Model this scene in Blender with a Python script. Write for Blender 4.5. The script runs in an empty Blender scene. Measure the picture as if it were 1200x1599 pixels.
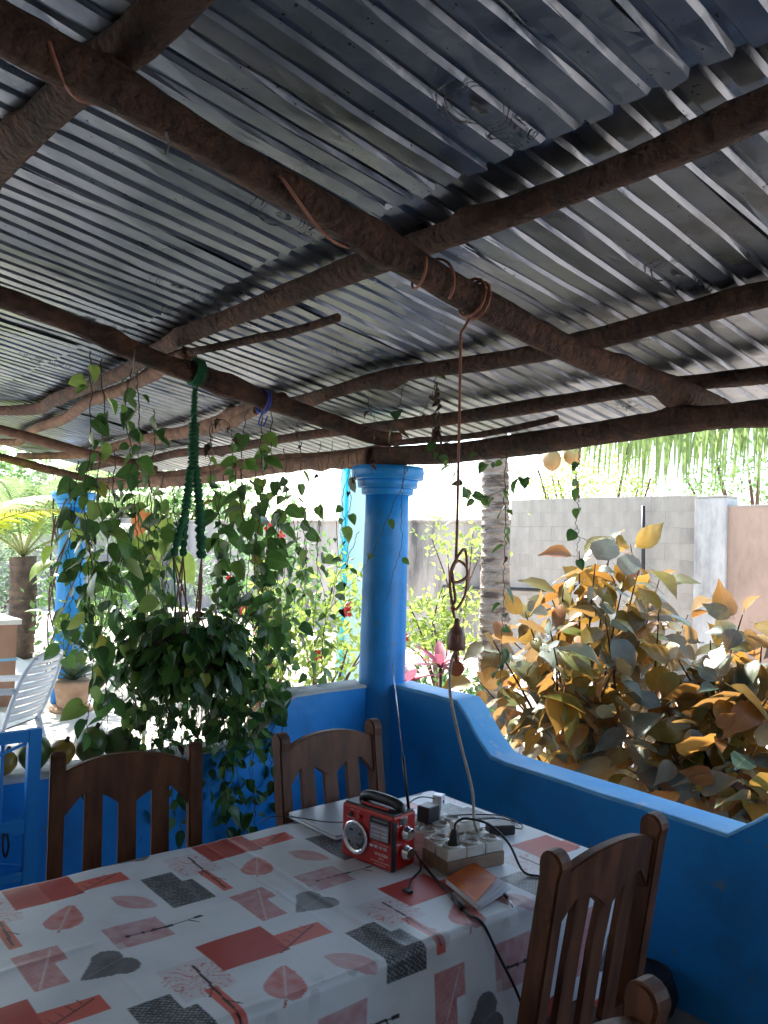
import bpy, bmesh, math, random
import numpy as np
from mathutils import Vector, Matrix, Quaternion
from math import sin, cos, pi, radians, sqrt
random.seed(7); np.random.seed(7)
S = bpy.context.scene
col = S.collection

# ------------------------------------------------------------------ camera
CAM = Vector((-2.8186, -3.3771, 1.65)); FPX = 1286.6
CR = Vector((0.76891547, -0.63866832, 0.02952597))
CU = Vector((-0.04541851, -0.00849982, 0.99893189))
CF = Vector((0.63773518, 0.7694352, 0.03554301))
cd = bpy.data.cameras.new('camera'); cam = bpy.data.objects.new('camera', cd); col.objects.link(cam)
cd.sensor_fit = 'VERTICAL'; cd.sensor_height = 36.0; cd.lens = FPX / 1600 * 36.0
cd.clip_start = 0.02; cd.clip_end = 2000
cam.matrix_world = Matrix(((CR.x, CU.x, -CF.x, CAM.x), (CR.y, CU.y, -CF.y, CAM.y), (CR.z, CU.z, -CF.z, CAM.z), (0, 0, 0, 1)))
S.camera = cam
S.render.resolution_x, S.render.resolution_y = 768, 1024

# ------------------------------------------------------------------ light
SUN_EL = radians(43); SUN_AZ = math.atan2(0.95, 0.16)      # direction towards the sun, measured from +X
w = bpy.data.worlds.new('World'); S.world = w; w.use_nodes = True
nt = w.node_tree; bg = nt.nodes['Background']
sky = nt.nodes.new('ShaderNodeTexSky'); sky.sky_type = 'NISHITA'; sky.sun_disc = False
sky.sun_elevation = SUN_EL; sky.sun_rotation = pi / 2 - SUN_AZ
sky.air_density = 1.0; sky.dust_density = 1.2; sky.ozone_density = 1.0; sky.altitude = 20
nt.links.new(sky.outputs[0], bg.inputs[0]); bg.inputs[1].default_value = 0.15
sd = bpy.data.lights.new('sun', 'SUN'); sun = bpy.data.objects.new('sun', sd); col.objects.link(sun)
sd.energy = 4.6; sd.angle = radians(2.0); sd.color = (1.0, 0.96, 0.90)
tosun = Vector((cos(SUN_AZ) * cos(SUN_EL), sin(SUN_AZ) * cos(SUN_EL), sin(SUN_EL)))
sun.rotation_euler = tosun.to_track_quat('Z', 'Y').to_euler()
S.view_settings.view_transform = 'Standard'; S.view_settings.look = 'None'
S.view_settings.exposure = 2.32; S.view_settings.gamma = 1.0; S.view_settings.use_curve_mapping = False

# ------------------------------------------------------------------ picture-to-place helpers (used only to measure positions)
def ray(px, py): return CF + CR * ((px - 600) / FPX) - CU * ((py - 799.5) / FPX)
def at_x(px, py, x): d = ray(px, py); return CAM + d * ((x - CAM.x) / d.x)
def at_y(px, py, y): d = ray(px, py); return CAM + d * ((y - CAM.y) / d.y)
def at_z(px, py, z): d = ray(px, py); return CAM + d * ((z - CAM.z) / d.z)
def at_d(px, py, dd): return CAM + ray(px, py) * dd
RM = 0.165
def at_roof(px, py, z0):
    d = ray(px, py); return CAM + d * ((z0 - RM * CAM.x - CAM.z) / (d.z + RM * d.x))

# ------------------------------------------------------------------ materials
M = {}
def _nodes(name):
    m = bpy.data.materials.new(name); m.use_nodes = True
    nt = m.node_tree; b = nt.nodes['Principled BSDF']; M[name] = m
    return m, nt, b, nt.nodes, nt.links
def pm(name, c1, c2=None, scale=8, rough=.6, bump=0.0, bscale=None, metal=0.0, stretch=(1, 1, 1), detail=5, lo=.35, hi=.65,
       c3=None, s3=2.0, lo3=.55, hi3=.75, c4=None, s4=30, lo4=.70, rvar=0.0, spec=.5, coat=0.0, bdist=.01):
    m, nt, b, N, L = _nodes(name)
    c2 = c2 or c1
    tc = N.new('ShaderNodeTexCoord'); mp = N.new('ShaderNodeMapping'); mp.inputs['Scale'].default_value = stretch
    L.new(tc.outputs['Object'], mp.inputs['Vector'])
    n = N.new('ShaderNodeTexNoise'); n.inputs['Scale'].default_value = scale; n.inputs['Detail'].default_value = detail
    L.new(mp.outputs[0], n.inputs['Vector'])
    r = N.new('ShaderNodeValToRGB'); r.color_ramp.elements[0].position = lo; r.color_ramp.elements[1].position = hi
    r.color_ramp.elements[0].color = (*c1, 1); r.color_ramp.elements[1].color = (*c2, 1)
    L.new(n.outputs['Fac'], r.inputs[0]); out = r.outputs[0]
    if c3:
        n3 = N.new('ShaderNodeTexNoise'); n3.inputs['Scale'].default_value = s3; n3.inputs['Detail'].default_value = 6
        n3.inputs['Roughness'].default_value = .65
        L.new(mp.outputs[0], n3.inputs['Vector'])
        r3 = N.new('ShaderNodeValToRGB'); r3.color_ramp.elements[0].position = lo3; r3.color_ramp.elements[1].position = hi3
        L.new(n3.outputs['Fac'], r3.inputs[0])
        mx = N.new('ShaderNodeMixRGB'); mx.inputs[2].default_value = (*c3, 1)
        L.new(r3.outputs[0], mx.inputs[0]); L.new(out, mx.inputs[1]); out = mx.outputs[0]
    if c4:
        n5 = N.new('ShaderNodeTexNoise'); n5.inputs['Scale'].default_value = s4; n5.inputs['Detail'].default_value = 3
        L.new(tc.outputs['Object'], n5.inputs['Vector'])
        r5 = N.new('ShaderNodeValToRGB'); r5.color_ramp.elements[0].position = lo4; r5.color_ramp.elements[1].position = lo4 + .03
        L.new(n5.outputs['Fac'], r5.inputs[0]); mx5 = N.new('ShaderNodeMixRGB'); mx5.inputs[2].default_value = (*c4, 1)
        L.new(r5.outputs[0], mx5.inputs[0]); L.new(out, mx5.inputs[1]); out = mx5.outputs[0]
    L.new(out, b.inputs['Base Color'])
    b.inputs['Metallic'].default_value = metal; b.inputs['Roughness'].default_value = rough
    b.inputs['Specular IOR Level'].default_value = spec; b.inputs['Coat Weight'].default_value = coat
    if rvar:
        mr = N.new('ShaderNodeMapRange'); mr.inputs['To Min'].default_value = max(0, rough - rvar); mr.inputs['To Max'].default_value = rough + rvar
        L.new(n.outputs['Fac'], mr.inputs['Value']); L.new(mr.outputs[0], b.inputs['Roughness'])
    if bump:
        nb = N.new('ShaderNodeTexNoise'); nb.inputs['Scale'].default_value = bscale or scale * 3; nb.inputs['Detail'].default_value = 6
        L.new(mp.outputs[0], nb.inputs['Vector'])
        bp = N.new('ShaderNodeBump'); bp.inputs['Strength'].default_value = bump; bp.inputs['Distance'].default_value = bdist
        L.new(nb.outputs['Fac'], bp.inputs['Height']); L.new(bp.outputs[0], b.inputs['Normal'])
    return m
def leafmat(name, ramp, trans=.45, rough=.4, tcol=None, vein=None):
    """leaf: per-object random hue, veined, light passes through it"""
    m, nt, b, N, L = _nodes(name)
    oi = N.new('ShaderNodeObjectInfo'); r = N.new('ShaderNodeValToRGB'); cr = r.color_ramp
    while len(cr.elements) < len(ramp): cr.elements.new(.5)
    for i, (p, c) in enumerate(ramp): cr.elements[i].position = p; cr.elements[i].color = (*c, 1)
    L.new(oi.outputs['Random'], r.inputs[0])
    tc = N.new('ShaderNodeTexCoord'); n = N.new('ShaderNodeTexNoise'); n.inputs['Scale'].default_value = 14; n.inputs['Detail'].default_value = 4
    L.new(tc.outputs['Object'], n.inputs['Vector'])
    hs = N.new('ShaderNodeHueSaturation'); L.new(r.outputs[0], hs.inputs['Color'])
    mr = N.new('ShaderNodeMapRange'); mr.inputs['From Min'].default_value = .3; mr.inputs['From Max'].default_value = .7
    mr.inputs['To Min'].default_value = .72; mr.inputs['To Max'].default_value = 1.3
    L.new(n.outputs['Fac'], mr.inputs['Value']); L.new(mr.outputs[0], hs.inputs['Value'])
    L.new(hs.outputs[0], b.inputs['Base Color']); b.inputs['Roughness'].default_value = rough
    sx = N.new('ShaderNodeSeparateXYZ'); L.new(tc.outputs['Object'], sx.inputs[0])
    def mth(op, a, bb=None):
        q = N.new('ShaderNodeMath'); q.operation = op
        for i_, v_ in enumerate((a, bb)):
            if v_ is None: continue
            if isinstance(v_, (int, float)): q.inputs[i_].default_value = v_
            else: L.new(v_, q.inputs[i_])
        return q.outputs[0]
    ab = mth('ABSOLUTE', sx.outputs[0]); ph = mth('MULTIPLY', mth('SUBTRACT', sx.outputs[1], mth('MULTIPLY', ab, .75)), 290.0)
    vn_ = mth('POWER', mth('ABSOLUTE', mth('SINE', ph)), .35); mid_ = mth('LESS_THAN', ab, .0016)
    bp = N.new('ShaderNodeBump'); bp.inputs['Strength'].default_value = .3; bp.inputs['Distance'].default_value = .0025
    L.new(vn_, bp.inputs['Height']); L.new(bp.outputs[0], b.inputs['Normal'])
    mm = N.new('ShaderNodeMixRGB'); mm.inputs[0].default_value = 0; L.new(mth('MULTIPLY', mid_, .45), mm.inputs[0]); L.new(hs.outputs[0], mm.inputs[1]); mm.inputs[2].default_value = (.30, .30, .14, 1)
    L.new(mm.outputs[0], b.inputs['Base Color'])
    t = N.new('ShaderNodeBsdfTranslucent')
    if tcol:
        mx = N.new('ShaderNodeMixRGB'); mx.inputs[0].default_value = .7; mx.inputs[2].default_value = (*tcol, 1)
        L.new(hs.outputs[0], mx.inputs[1]); L.new(mx.outputs[0], t.inputs[0])
    else:
        g = N.new('ShaderNodeGamma'); g.inputs[1].default_value = .72; L.new(hs.outputs[0], g.inputs[0]); L.new(g.outputs[0], t.inputs[0])
    ms = N.new('ShaderNodeMixShader'); ms.inputs[0].default_value = trans
    L.new(b.outputs[0], ms.inputs[1]); L.new(t.outputs[0], ms.inputs[2]); L.new(ms.outputs[0], N['Material Output'].inputs[0])
    return m

pm('blue_paint', (.010, .255, .70), (.018, .30, .80), 2.2, .45, .4, 9, c3=(.018, .17, .46), s3=3.4, lo3=.5, hi3=.8, c4=(.10, .24, .40), s4=16, lo4=.70, rvar=.12, bdist=.014, lo=.3, hi=.7)
pm('blue_weathered', (.010, .24, .68), (.016, .27, .74), 3, .5, .2, 40, c3=(.30, .36, .40), s3=11, lo3=.66, hi3=.72)
pm('coping', (.10, .42, .80), (.16, .48, .82), 6, .55, .25, 30, c3=(.55, .58, .60), s3=8, lo3=.6, hi3=.72)
pm('coping_grey', (.42, .43, .42), (.55, .56, .55), 8, .8, .4, 40)
pm('bark', (.034, .017, .012), (.115, .052, .029), 16, .85, 1.0, 38, c3=(.028, .018, .014), s3=6, lo3=.46, hi3=.66, bdist=.025, detail=8, lo=.3, hi=.7)
pm('bark_pale', (.085, .044, .028), (.19, .10, .06), 16, .85, 1.0, 38, detail=8, c3=(.07, .04, .028), s3=5, lo3=.52, hi3=.72, bdist=.01)
pm('chair_wood', (.080, .032, .018), (.155, .062, .032), 5, .5, .25, 14, spec=.22, stretch=(6, 6, 1), c3=(.045, .022, .014), s3=3, lo3=.5, hi3=.75, rvar=.12, bdist=.003)
pm('table_wood', (.30, .20, .12), (.40, .28, .17), 6, .6, .2, 20, stretch=(1, 8, 1))
pm('concrete_floor', (.30, .29, .28), (.40, .38, .36), 2.5, .75, .25, 30, c3=(.20, .19, .18), s3=5, lo3=.5, hi3=.75, rvar=.1)
pm('patio_screed', (.55, .51, .47), (.66, .62, .57), 2.2, .8, .3, 25, c3=(.38, .33, .28), s3=1.4, lo3=.5, hi3=.8)
pm('sand', (.50, .43, .36), (.64, .56, .47), 3, .95, .8, 12, c3=(.34, .25, .18), s3=.9, lo3=.5, hi3=.75, bdist=.03)
pm('render_wall', (.32, .285, .25), (.42, .38, .335), 2.5, .9, .4, 18, c3=(.085, .08, .077), s3=1.6, lo3=.46, hi3=.70, stretch=(1, 1.2, .35))
pm('block', (.30, .27, .24), (.39, .355, .315), 3, .92, .5, 25, c3=(.19, .175, .16), s3=2.2, lo3=.45, hi3=.75, stretch=(1, 1, .45))
pm('mortar', (.29, .265, .235), (.35, .32, .285), 6, .95, .4, 30)
pm('pale_pillar', (.40, .395, .39), (.50, .49, .48), 5, .9, .6, 25, c3=(.20, .195, .19), s3=2.6, lo3=.48, hi3=.72, stretch=(1, 1, .4))
pm('terracotta_wall', (.36, .25, .195), (.42, .295, .235), 2, .9, .4, 25, c3=(.20, .145, .12), s3=2.2, lo3=.48, hi3=.75, stretch=(1, 1, .4))
pm('white_plaster', (.66, .65, .62), (.74, .73, .70), 2, .85, .2, 25)
pm('mint_paint', (.56, .80, .74), (.62, .86, .80), 3, .6, .15, 25)
pm('cyan_pipe', (.02, .52, .68), (.03, .58, .74), 6, .4)
pm('brown_render', (.33, .19, .13), (.42, .25, .18), 3, .9, .4, 25)
pm('top_slab', (.60, .58, .55), (.70, .68, .65), 4, .9, .3, 25)
pm('blue_line', (.18, .42, .66), (.22, .48, .70), 8, .7)
pm('terracotta_pot', (.36, .22, .14), (.46, .30, .20), 9, .85, .3, 40, c3=(.55, .48, .40), s3=6, lo3=.55, hi3=.75)
pm('dark_pot', (.02, .018, .018), (.035, .03, .03), 9, .55, .3, 30)
pm('soil', (.05, .035, .025), (.09, .065, .045), 25, .95, .8, 50)
pm('white_plastic', (.74, .74, .73), (.80, .80, .79), 4, .38, c3=(.60, .59, .57), s3=5, lo3=.55, hi3=.8)
pm('ivory_plastic', (.58, .55, .49), (.68, .66, .60), 18, .45, .1, 60, c3=(.34, .29, .23), s3=14, lo3=.55, hi3=.75)
pm('clean_plastic', (.76, .77, .79), (.80, .81, .83), 4, .3)
pm('black_plastic', (.012, .012, .014), (.02, .02, .022), 20, .38, .05, 90)
pm('black_cable', (.010, .010, .012), (.016, .016, .018), 20, .5)
pm('grey_cable', (.30, .26, .22), (.42, .38, .33), 30, .6)
pm('brown_cord', (.24, .085, .05), (.32, .125, .075), 20, .55, .3, 80)
pm('bakelite', (.16, .065, .04), (.24, .10, .06), 14, .4, .1, 40)
pm('red_disc', (.45, .11, .05), (.52, .15, .07), 12, .5)
pm('board_wood', (.20, .13, .085), (.29, .19, .125), 7, .7, .3, 30, stretch=(1, 7, 1))
pm('radio_red', (.42, .012, .012), (.48, .018, .016), 8, .28, coat=.4)
pm('chrome', (.72, .73, .76), (.78, .79, .82), 6, .14, metal=1)
pm('dial', (.26, .25, .30), (.34, .33, .38), 12, .2, coat=.5)
pm('speaker_mesh', (.10, .11, .13), (.22, .23, .26), 160, .4, .6, 200, metal=.6)
pm('print_white', (.72, .72, .72), (.72, .72, .72), 5, .5)
pm('ink', (.025, .025, .03), (.05, .05, .055), 60, .7, c3=(.22, .23, .25), s3=45, lo3=.5, hi3=.56)
pm('laptop_metal', (.48, .50, .53), (.52, .54, .57), 6, .42, metal=.35)
pm('orange_cover', (.52, .10, .012), (.68, .17, .02), 9, .45, spec=.25, c3=(.40, .05, .01), s3=7, lo3=.45, hi3=.7)
pm('paper', (.74, .75, .78), (.80, .81, .84), 8, .8)
pm('macrame_green', (.008, .085, .035), (.016, .14, .06), 90, .85, .7, 150)
pm('jute_cord', (.17, .085, .05), (.26, .14, .085), 80, .9, .5, 150)
pm('basket', (.035, .028, .022), (.07, .055, .04), 30, .9, .8, 60)
pm('tie_blue', (.02, .05, .35), (.03, .07, .42), 20, .5)
pm('wire', (.22, .22, .22), (.3, .3, .3), 20, .5, metal=.7)
pm('papaya_green', (.05, .10, .025), (.10, .16, .035), 6, .38, .15, 30, c3=(.22, .16, .02), s3=4, lo3=.52, hi3=.75, coat=.15)
pm('papaya_ripe', (.30, .19, .03), (.42, .24, .03), 6, .38, .15, 30, c3=(.10, .13, .025), s3=5, lo3=.5, hi3=.72, coat=.15)
pm('coconut', (.36, .19, .07), (.44, .26, .10), 6, .5, .1, 20, c3=(.32, .30, .08), s3=3, lo3=.5, hi3=.75)
pm('palm_trunk', (.26, .20, .155), (.40, .33, .27), 7, .9, 1.0, 22, stretch=(1, 1, 4), c3=(.10, .07, .055), s3=3.2, lo3=.5, hi3=.62, bdist=.03)
pm('palm_trunk_dark', (.05, .034, .025), (.11, .074, .052), 8, .9, .9, 18, bdist=.02)
pm('vine_stem', (.045, .035, .018), (.08, .065, .03), 30, .8)
pm('shrub_stem', (.07, .035, .025), (.12, .06, .04), 20, .8, .4, 40)
pm('dry_leaf', (.05, .028, .018), (.09, .05, .03), 30, .9)
pm('flower_red', (.65, .02, .02), (.75, .05, .03), 20, .5)
leafmat('pothos_leaf', [(0, (.035, .11, .02)), (.45, (.06, .165, .025)), (.75, (.10, .22, .03)), (.94, (.18, .29, .05)), (1, (.34, .33, .04))], .40, .3)
leafmat('pothos_dark', [(0, (.018, .066, .016)), (.6, (.033, .105, .02)), (1, (.06, .15, .025))], .25, .28)
leafmat('copper_leaf', [(0, (.035, .080, .055)), (.22, (.11, .16, .12)), (.36, (.15, .19, .15)), (.54, (.13, .17, .035)), (.72, (.20, .16, .030)), (.86, (.25, .095, .04)), (.95, (.32, .14, .04)), (1, (.42, .30, .04))], .32, .28, tcol=(.50, .23, .045))
leafmat('bush_leaf', [(0, (.05, .13, .03)), (1, (.09, .19, .04))], .4, .4)
leafmat('lime_leaf', [(0, (.16, .25, .03)), (1, (.24, .34, .05))], .5, .4)
leafmat('grey_leaf', [(0, (.07, .12, .07)), (1, (.11, .17, .10))], .4, .4)
leafmat('palm_leaf', [(0, (.10, .17, .045)), (.5, (.14, .22, .06)), (1, (.18, .27, .07))], .42, .42)
leafmat('palm_yellow', [(0, (.34, .40, .02)), (1, (.40, .46, .03))], .55, .4)
leafmat('pink_leaf', [(0, (.10, .02, .035)), (.6, (.20, .035, .06)), (1, (.34, .06, .10))], .4, .4)
leafmat('orange_leaf', [(0, (.50, .12, .03)), (1, (.55, .16, .04))], .5, .4)
pm('rachis', (.20, .22, .06), (.28, .28, .09), 10, .6)

# galvanised sheet: spangle, dark specks, smears
m, nt, b, N, L = _nodes('zinc')
tc = N.new('ShaderNodeTexCoord'); n1 = N.new('ShaderNodeTexNoise'); n1.inputs['Scale'].default_value = 5; n1.inputs['Detail'].default_value = 6
L.new(tc.outputs['Object'], n1.inputs['Vector'])
r1 = N.new('ShaderNodeValToRGB'); r1.color_ramp.elements[0].position = .3; r1.color_ramp.elements[1].position = .7
r1.color_ramp.elements[0].color = (.14, .16, .195, 1); r1.color_ramp.elements[1].color = (.28, .305, .35, 1); L.new(n1.outputs['Fac'], r1.inputs[0])
n2 = N.new('ShaderNodeTexNoise'); n2.inputs['Scale'].default_value = 75; n2.inputs['Detail'].default_value = 2; L.new(tc.outputs['Object'], n2.inputs['Vector'])
n2b = N.new('ShaderNodeTexNoise'); n2b.inputs['Scale'].default_value = 3.2; L.new(tc.outputs['Object'], n2b.inputs['Vector'])
ad = N.new('ShaderNodeMath'); ad.operation = 'MULTIPLY_ADD'; ad.inputs[1].default_value = .28; L.new(n2b.outputs['Fac'], ad.inputs[0]); L.new(n2.outputs['Fac'], ad.inputs[2])
r2 = N.new('ShaderNodeValToRGB'); r2.color_ramp.elements[0].position = .84; r2.color_ramp.elements[1].position = .90; L.new(ad.outputs[0], r2.inputs[0])
mx = N.new('ShaderNodeMixRGB'); mx.inputs[2].default_value = (.03, .03, .03, 1); L.new(r2.outputs[0], mx.inputs[0]); L.new(r1.outputs[0], mx.inputs[1])
nr = N.new('ShaderNodeTexNoise'); nr.inputs['Scale'].default_value = 1.7; nr.inputs['Detail'].default_value = 8; nr.inputs['Roughness'].default_value = .7; L.new(tc.outputs['Object'], nr.inputs['Vector'])
rr_ = N.new('ShaderNodeValToRGB'); rr_.color_ramp.elements[0].position = .58; rr_.color_ramp.elements[1].position = .72; L.new(nr.outputs['Fac'], rr_.inputs[0])
mr_ = N.new('ShaderNodeMixRGB'); mr_.inputs[2].default_value = (.11, .095, .085, 1); sc_ = N.new('ShaderNodeMath'); sc_.operation = 'MULTIPLY'; sc_.inputs[1].default_value = .7; L.new(rr_.outputs[0], sc_.inputs[0]); L.new(sc_.outputs[0], mr_.inputs[0]); L.new(mx.outputs[0], mr_.inputs[1])
L.new(mr_.outputs[0], b.inputs['Base Color']); b.inputs['Metallic'].default_value = .95
rr = N.new('ShaderNodeMapRange'); rr.inputs['From Min'].default_value = .3; rr.inputs['From Max'].default_value = .7; rr.inputs['To Min'].default_value = .26; rr.inputs['To Max'].default_value = .44; L.new(n1.outputs['Fac'], rr.inputs['Value']); L.new(rr.outputs[0], b.inputs['Roughness'])
bp = N.new('ShaderNodeBump'); bp.inputs['Strength'].default_value = .45; bp.inputs['Distance'].default_value = .014
n4 = N.new('ShaderNodeTexNoise'); n4.inputs['Scale'].default_value = 7; n4.inputs['Detail'].default_value = 3; L.new(tc.outputs['Object'], n4.inputs['Vector'])
L.new(n4.outputs['Fac'], bp.inputs['Height']); L.new(bp.outputs[0], b.inputs['Normal'])

# oilcloth: printed colours are stored per point on the cloth, glossy vinyl with wear
m, nt, b, N, L = _nodes('oilcloth')
ca = N.new('ShaderNodeVertexColor'); ca.layer_name = 'print'
tc = N.new('ShaderNodeTexCoord'); n1 = N.new('ShaderNodeTexNoise'); n1.inputs['Scale'].default_value = 6; n1.inputs['Detail'].default_value = 7; L.new(tc.outputs['Object'], n1.inputs['Vector'])
r1 = N.new('ShaderNodeValToRGB'); r1.color_ramp.elements[0].position = .3; r1.color_ramp.elements[1].position = .55
r1.color_ramp.elements[0].color = (.86, .86, .86, 1); r1.color_ramp.elements[1].color = (1, 1, 1, 1); L.new(n1.outputs['Fac'], r1.inputs[0])
mu = N.new('ShaderNodeMixRGB'); mu.blend_type = 'MULTIPLY'; mu.inputs[0].default_value = 1; L.new(ca.outputs[0], mu.inputs[1]); L.new(r1.outputs[0], mu.inputs[2])
L.new(mu.outputs[0], b.inputs['Base Color']); b.inputs['Specular IOR Level'].default_value = .38
rr = N.new('ShaderNodeMapRange'); rr.inputs['To Min'].default_value = .30; rr.inputs['To Max'].default_value = .52; L.new(n1.outputs['Fac'], rr.inputs['Value']); L.new(rr.outputs[0], b.inputs['Roughness'])
n4 = N.new('ShaderNodeTexNoise'); n4.inputs['Scale'].default_value = 9; L.new(tc.outputs['Object'], n4.inputs['Vector'])
bp = N.new('ShaderNodeBump'); bp.inputs['Strength'].default_value = .2; bp.inputs['Distance'].default_value = .01; L.new(n4.outputs['Fac'], bp.inputs['Height']); L.new(bp.outputs[0], b.inputs['Normal'])

# ------------------------------------------------------------------ mesh helpers
def wmat(o):
    if o.parent is None: return o.matrix_basis.copy()
    return wmat(o.parent) @ o.matrix_parent_inverse @ o.matrix_basis
def link(o, parent=None, local=False):
    col.objects.link(o)
    if parent is not None:
        o.parent = parent
        if not local: o.matrix_parent_inverse = wmat(parent).inverted()
    return o
def tag(o, label=None, cat=None, group=None, kind=None):
    if label: o['label'] = label
    if cat: o['category'] = cat
    if group: o['group'] = group
    if kind: o['kind'] = kind
    return o
def thing(name, label, cat, loc=(0, 0, 0), rz=0.0, group=None):
    o = bpy.data.objects.new(name, None); o.empty_display_size = .05
    col.objects.link(o); o.location = loc; o.rotation_euler = (0, 0, rz)
    return tag(o, label, cat, group)
class MB:
    def __init__(s): s.v = []; s.f = []; s.sm = []
    def add(s, vs, fs, smooth=False):
        k = len(s.v); s.v += [tuple(v) for v in vs]; s.f += [tuple(i + k for i in f) for f in fs]; s.sm += [smooth] * len(fs); return s
    def box(s, a, b, bev=0.0):
        (x0, y0, z0), (x1, y1, z1) = a, b
        if x0 > x1: x0, x1 = x1, x0
        if y0 > y1: y0, y1 = y1, y0
        if z0 > z1: z0, z1 = z1, z0
        if bev <= 0:
            return s.add([(x0, y0, z0), (x1, y0, z0), (x1, y1, z0), (x0, y1, z0), (x0, y0, z1), (x1, y0, z1), (x1, y1, z1), (x0, y1, z1)],
                         [(3, 2, 1, 0), (4, 5, 6, 7), (0, 1, 5, 4), (1, 2, 6, 5), (2, 3, 7, 6), (3, 0, 4, 7)])
        bm = bmesh.new(); bmesh.ops.create_cube(bm, size=1)
        for v in bm.verts: v.co = Vector(((x0 + x1) / 2 + v.co.x * (x1 - x0), (y0 + y1) / 2 + v.co.y * (y1 - y0), (z0 + z1) / 2 + v.co.z * (z1 - z0)))
        bmesh.ops.bevel(bm, geom=list(bm.edges), offset=bev, segments=2, affect='EDGES', profile=.6)
        return s.bm(bm)
    def bm(s, bm, smooth=False):
        bm.verts.index_update(); s.add([v.co for v in bm.verts], [[v.index for v in f.verts] for f in bm.faces], smooth); bm.free(); return s
    def tube(s, path, rad, n=8, caps=True, smooth=True, jit=0.0, seed=0):
        P = [Vector(p) for p in path]; rnd = random.Random(seed)
        if not hasattr(rad, '__len__'): rad = [rad] * len(P)
        vs = []; fs = []; up = None
        for i, p in enumerate(P):
            t = (P[min(i + 1, len(P) - 1)] - P[max(i - 1, 0)]).normalized()
            if up is None:
                up = Vector((0, 0, 1)) if abs(t.z) < .9 else Vector((1, 0, 0))
            a = t.cross(up)
            if a.length < 1e-5: a = t.cross(Vector((0, 1, 0)))
            a.normalize(); bb = a.cross(t).normalized(); up = bb
            for k in range(n):
                q = 2 * pi * k / n; r = rad[i] * (1 + (rnd.uniform(-jit, jit) if jit else 0))
                vs.append(p + (a * cos(q) + bb * sin(q)) * r)
        for i in range(len(P) - 1):
            for k in range(n):
                fs.append((i * n + k, i * n + (k + 1) % n, (i + 1) * n + (k + 1) % n, (i + 1) * n + k))
        s.add(vs, fs, smooth)
        if caps:
            o = len(s.v) - len(vs)
            s.f.append(tuple(o + k for k in range(n))[::-1]); s.sm.append(False)
            o2 = o + (len(P) - 1) * n; s.f.append(tuple(o2 + k for k in range(n))); s.sm.append(False)
        return s
    def lathe(s, prof, c=(0, 0, 0), n=24, smooth=True, axis=None):
        vs = []; fs = []
        for r, z in prof:
            for k in range(n):
                q = 2 * pi * k / n; vs.append(Vector((r * cos(q), r * sin(q), z)))
        if axis is not None:
            R = Vector((0, 0, 1)).rotation_difference(Vector(axis)).to_matrix(); vs = [R @ v for v in vs]
        vs = [v + Vector(c) for v in vs]
        for i in range(len(prof) - 1):
            for k in range(n): fs.append((i * n + k, i * n + (k + 1) % n, (i + 1) * n + (k + 1) % n, (i + 1) * n + k))
        s.add(vs, fs, smooth)
        o = len(s.v) - len(vs)
        s.f.append(tuple(o + k for k in range(n))[::-1]); s.sm.append(False)
        o2 = o + (len(prof) - 1) * n; s.f.append(tuple(o2 + k for k in range(n))); s.sm.append(False)
        return s
    def prism(s, poly, fn0, fn1):
        """poly: list of 2-D points; fn0/fn1 map a 2-D point to the two end faces"""
        n = len(poly); vs = [fn0(*p) for p in poly] + [fn1(*p) for p in poly]
        s.add(vs, [tuple(range(n))[::-1], tuple(range(n, 2 * n))] + [(i, (i + 1) % n, n + (i + 1) % n, n + i) for i in range(n)]); return s
    def ball(s, c, r, n=12, m=8, squash=(1, 1, 1), fn=None):
        vs = []; fs = []
        for i in range(m + 1):
            th = pi * i / m
            for k in range(n):
                q = 2 * pi * k / n
                v = Vector((sin(th) * cos(q) * r * squash[0], sin(th) * sin(q) * r * squash[1], cos(th) * r * squash[2]))
                if fn: v = fn(v)
                vs.append(v + Vector(c))
        for i in range(m):
            for k in range(n): fs.append((i * n + k, (i + 1) * n + k, (i + 1) * n + (k + 1) % n, i * n + (k + 1) % n))
        return s.add(vs, fs, True)
    def mesh(s, name, mat):
        me = bpy.data.meshes.new(name); me.from_pydata(s.v, [], s.f); me.materials.append(M[mat])
        me.polygons.foreach_set('use_smooth', s.sm); me.validate(); me.update(); return me
    def build(s, name, mat, parent=None, local=False, fixn=False):
        me = s.mesh(name, mat)
        if fixn:
            bm = bmesh.new(); bm.from_mesh(me); bmesh.ops.recalc_face_normals(bm, faces=bm.faces); bm.to_mesh(me); bm.free()
        return link(bpy.data.objects.new(name, me), parent, local)
def smooth_path(pts, sub=6):
    P = [Vector(p) for p in pts]; out = []
    for i in range(len(P) - 1):
        p0, p1, p2, p3 = P[max(i - 1, 0)], P[i], P[i + 1], P[min(i + 2, len(P) - 1)]
        for k in range(sub):
            t = k / sub
            out.append(.5 * ((2 * p1) + (p2 - p0) * t + (2 * p0 - 5 * p1 + 4 * p2 - p3) * t * t + (3 * p1 - p0 - 3 * p2 + p3) * t ** 3))
    out.append(P[-1]); return out
def copy_tree(o, parent=None):
    c = o.copy(); col.objects.link(c); c.parent = parent
    if parent is not None: c.matrix_parent_inverse = o.matrix_parent_inverse.copy()
    for ch in list(o.children): copy_tree(ch, c)
    return c
def frame(tip, nrm):
    y = Vector(tip).normalized(); z = Vector(nrm); z = (z - y * z.dot(y))
    if z.length < 1e-4: z = y.orthogonal()
    z.normalize(); x = y.cross(z)
    return Matrix(((x.x, y.x, z.x), (x.y, y.y, z.y), (x.z, y.z, z.z)))
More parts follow.
